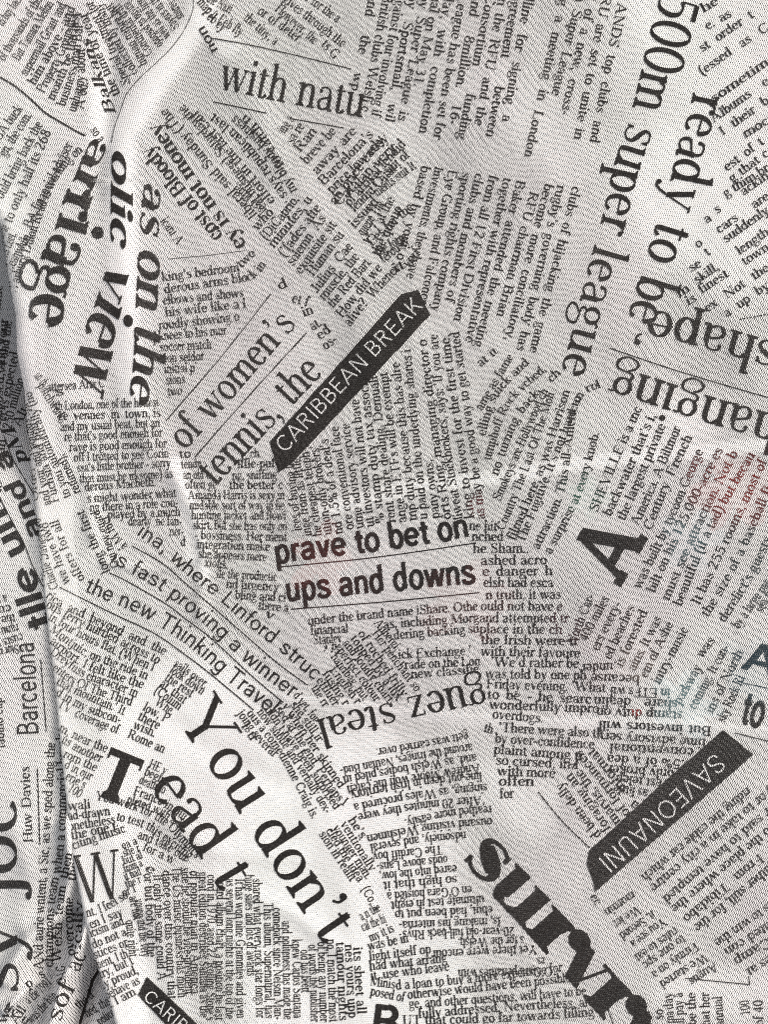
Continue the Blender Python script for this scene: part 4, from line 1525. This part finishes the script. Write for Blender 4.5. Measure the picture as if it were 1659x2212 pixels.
@rule_line|||rule under 'brave to bet on'|m
~2.3|V:602,1225 810,1204 1028,1173
@rule_line|||rule under 'ups and downs'|m
~2.3|V:627,1316 830,1300 1037,1280
@rule_line|||curved rule under 'where Linford'|m
~2.3|V:284,1179 350,1217 399,1259 520,1364 600,1433 664,1480
@rule_line|||curved rule under 'fast proving a winner'|m
~2.3|V:235,1237 276,1257 360,1306 399,1336 458,1381 540,1457 612,1518
@rule_line|||curved rule under 'the new Thinking Travel'|m
~2.3|V:127,1268 238,1323 332,1368 399,1414 458,1459 548,1534
@rule_line|||short rules at the right border|m
~2|V:1601,1474 1680,1491
~2|V:1588,1583 1680,1606
@rule_line|||rule leading to the banner 'SAVE ON A UNI'|m
~2.3|54:80,70 170,180 275,282
@rule_line|||angled thin rule at the lower right|m
~2|54:640,778 760,790 885,802
~2|54:885,802 880,770
@rule_line|||short rule beneath the heavy serif word|m
~2|z1:728,845 770,960
@rule_line|||rule under 'Barcelona'|l
~2|V:87,1423 93,1500 99,1580
@rule_line|||rule under the small name|l
~2.2|V:80,1660 85,1824
@rule_line|||curved rules either side of 'and a'|l
~2|z3:20,-60 45,10 90,110 210,310
~2.4|z3:-20,300 0,335 70,470 150,620 200,750 275,900
@text_column|t|13|text running up the shaded lower panel|l
|V:-6,1200 -2,1100 4,1040|able to
|z4:178,1045 180,830 205,500 228,100|ANd aurie wntent, a Sic, as we sped along the
|z4:218,1035 225,780 262,550 275,300 270,60|champions team when a commercial break
|z4:252,1015 262,780 300,560|Welsh team then
|z4:310,985 300,790 325,600|overcome the
|z4:335,960 345,760|ically
|z5:2,980 20,700 40,420|imposed, and your
|z5:28,965 60,780 100,600|er is expected
|z5:55,1020 90,860 130,740|$250 million
|z5:-4,400 12,240|Little
|z5:22,720 45,560 60,430|VI and the
|z5:10,1200 30,1060|man
|z5:100,1000 150,900|Alt
@headline|i|20|black blotted letters in the shaded pocket|l
|z5:150,1180 110,1080 70,990|pM
@text_column|t|13|upside down text column at the left border|l
|z3:110,1232 -30,1262|Stor ro
|z3:132,1162 -30,1215|custs a
|z3:108,1105 -30,1138|ranu i
|z3:88,1045 -30,1066|the i
|z3:62,985 -20,1002|cu
|z3:38,925 -20,935|a t
@text_column|t|13|vertical text at the left border|l
|41:36,1300 10,900|tabino cap
@text_column|t|13|crumpled text in the lower left corner|l
|51:105,820 175,770|p s
|51:110,880 200,800|a the 1991
|51:120,955 220,850|was the ban
|51:20,955 50,880|we
|51:60,960 100,900|All
|51:250,800 245,730|CAG
|51:300,900 360,850|the d
|51:330,930 420,880|hed, the
|51:380,960 440,920|police
|51:10,900 100,960|by u
@headline|s|26|curled serif letters on the twisted strip|l
|51:230,950 250,890 290,810|sof
|51:300,760 330,690|ac
"""
groups = []
for raw in DATA.strip().split('\n'):
    raw = raw.strip()
    if raw.startswith('@'):
        f = raw[1:].split('|')
        groups.append(dict(name=f[0], font=f[1], size=[float(x) for x in f[2].split(',')] if f[2] else [], label=f[3], layer=f[4], rows=[]))
    elif raw.startswith('~'):
        w, p = raw[1:].split('|')
        groups[-1]['rows'].append(('rule', float(w), pts_of(p)))
    else:
        f = raw.split('|', 2)
        groups[-1]['rows'].append(('text', f[2], pts_of(f[1])))

def build_group(g):
    rows = g['rows']
    fn = height_main if g['layer'] == 'm' else height_low
    col = None
    if g['name'] == 'text_column':
        col = bpy.data.objects.new('text_column', None)
        C.objects.link(col)
        col.parent = cloth
        col['label'] = g['label']
    for kind, a, p in rows:
        big = False
        if kind == 'rule':
            pieces = [stroke(p, a * 1.15)]
        else:
            big = max(g['size']) > 18
            pieces = lay_text(a, g['font'], g['size'], p, big)
        if g['layer'] == 'm':
            keep = []
            for V, T in pieces:          # print ends at the folded edge
                F = W(V)
                ok = F[:, 0] > edge_x(F[:, 1]) - 0.002
                T = T[ok[T].all(1)]
                if len(T): keep.append((V, T))
            pieces = keep
        if not pieces: continue
        n[0] += 1
        lift = 0.0022 + 0.00012 * (n[0] % 9)
        if big and len(pieces) > 1:      # a headline: every letter is a piece of its own
            hd = bpy.data.objects.new(g['name'], None)
            C.objects.link(hd)
            hd.parent = cloth
            hd['label'] = g['label']
            for pc in pieces: print_obj('letter', [pc], hd, None, lift=lift, big=True, fn=fn)
            continue
        if col: print_obj('text_line', pieces, col, None, lift=lift, fn=fn)
        else: print_obj(g['name'], pieces, cloth, g['label'], lift=lift, big=big, fn=fn)
n = [0]
for g_ in groups:
    build_group(g_)

# banners: black printed bars with white lettering left in them
def poly_fill(pts):
    r = delaunay_2d_cdt([Vector(p) for p in pts], [], [list(range(len(pts)))], 1, 0.01)
    V = np.array([(v.x, v.y) for v in r[0]]); T = []
    for f in r[2]:
        for i in range(1, len(f) - 1): T.append((f[0], f[i], f[i + 1]))
    return V, np.array(T, int)
def banner(label, pts, text, path, size, lab2):
    pts = pts_of(pts)
    q = []
    rnd = random.Random(len(text))
    for a, b in zip(pts, pts[1:] + pts[:1]):       # slightly uneven printed edge
        m = max(1, int(math.dist(a, b) / 12))
        for i in range(m):
            q.append((a[0] + (b[0] - a[0]) * i / m + rnd.uniform(-.5, .5), a[1] + (b[1] - a[1]) * i / m + rnd.uniform(-.5, .5)))
    b = print_obj('banner', [poly_fill(q)], cloth, label, lift=0.0035, big=True)
    for pc in lay_text(text, 'c', [size], pts_of(path), True):
        print_obj('letter', [pc], b, None, mat=M_KNIT, lift=0.0048, big=True)
banner("black banner reading 'CARIBBEAN BREAK'", 'V:582,955 867,635 903,626 930,680 637,994 601,1022',
       'CARIBBEAN BREAK', 'V:615,981 760,825 916,662', 24, 'white thin capitals')
banner("black banner reading 'SAVE ON A UNI'", 'V:1563,1577 1629,1630 1470,1768 1286,1927 1281,1903 1268,1866 1273,1838 1420,1702',
       'SAVEONAUNI', 'V:1546,1624 1420,1740 1290,1858', 28, 'white thin capitals')
banner("short black banner reading 'CARIBBE'", 'V:317,2110 297,2150 372,2228 440,2290 500,2270 440,2225 360,2150',
       'CARIBBEAN', 'V:306,2156 380,2222 470,2300', 19, 'white thin capitals')
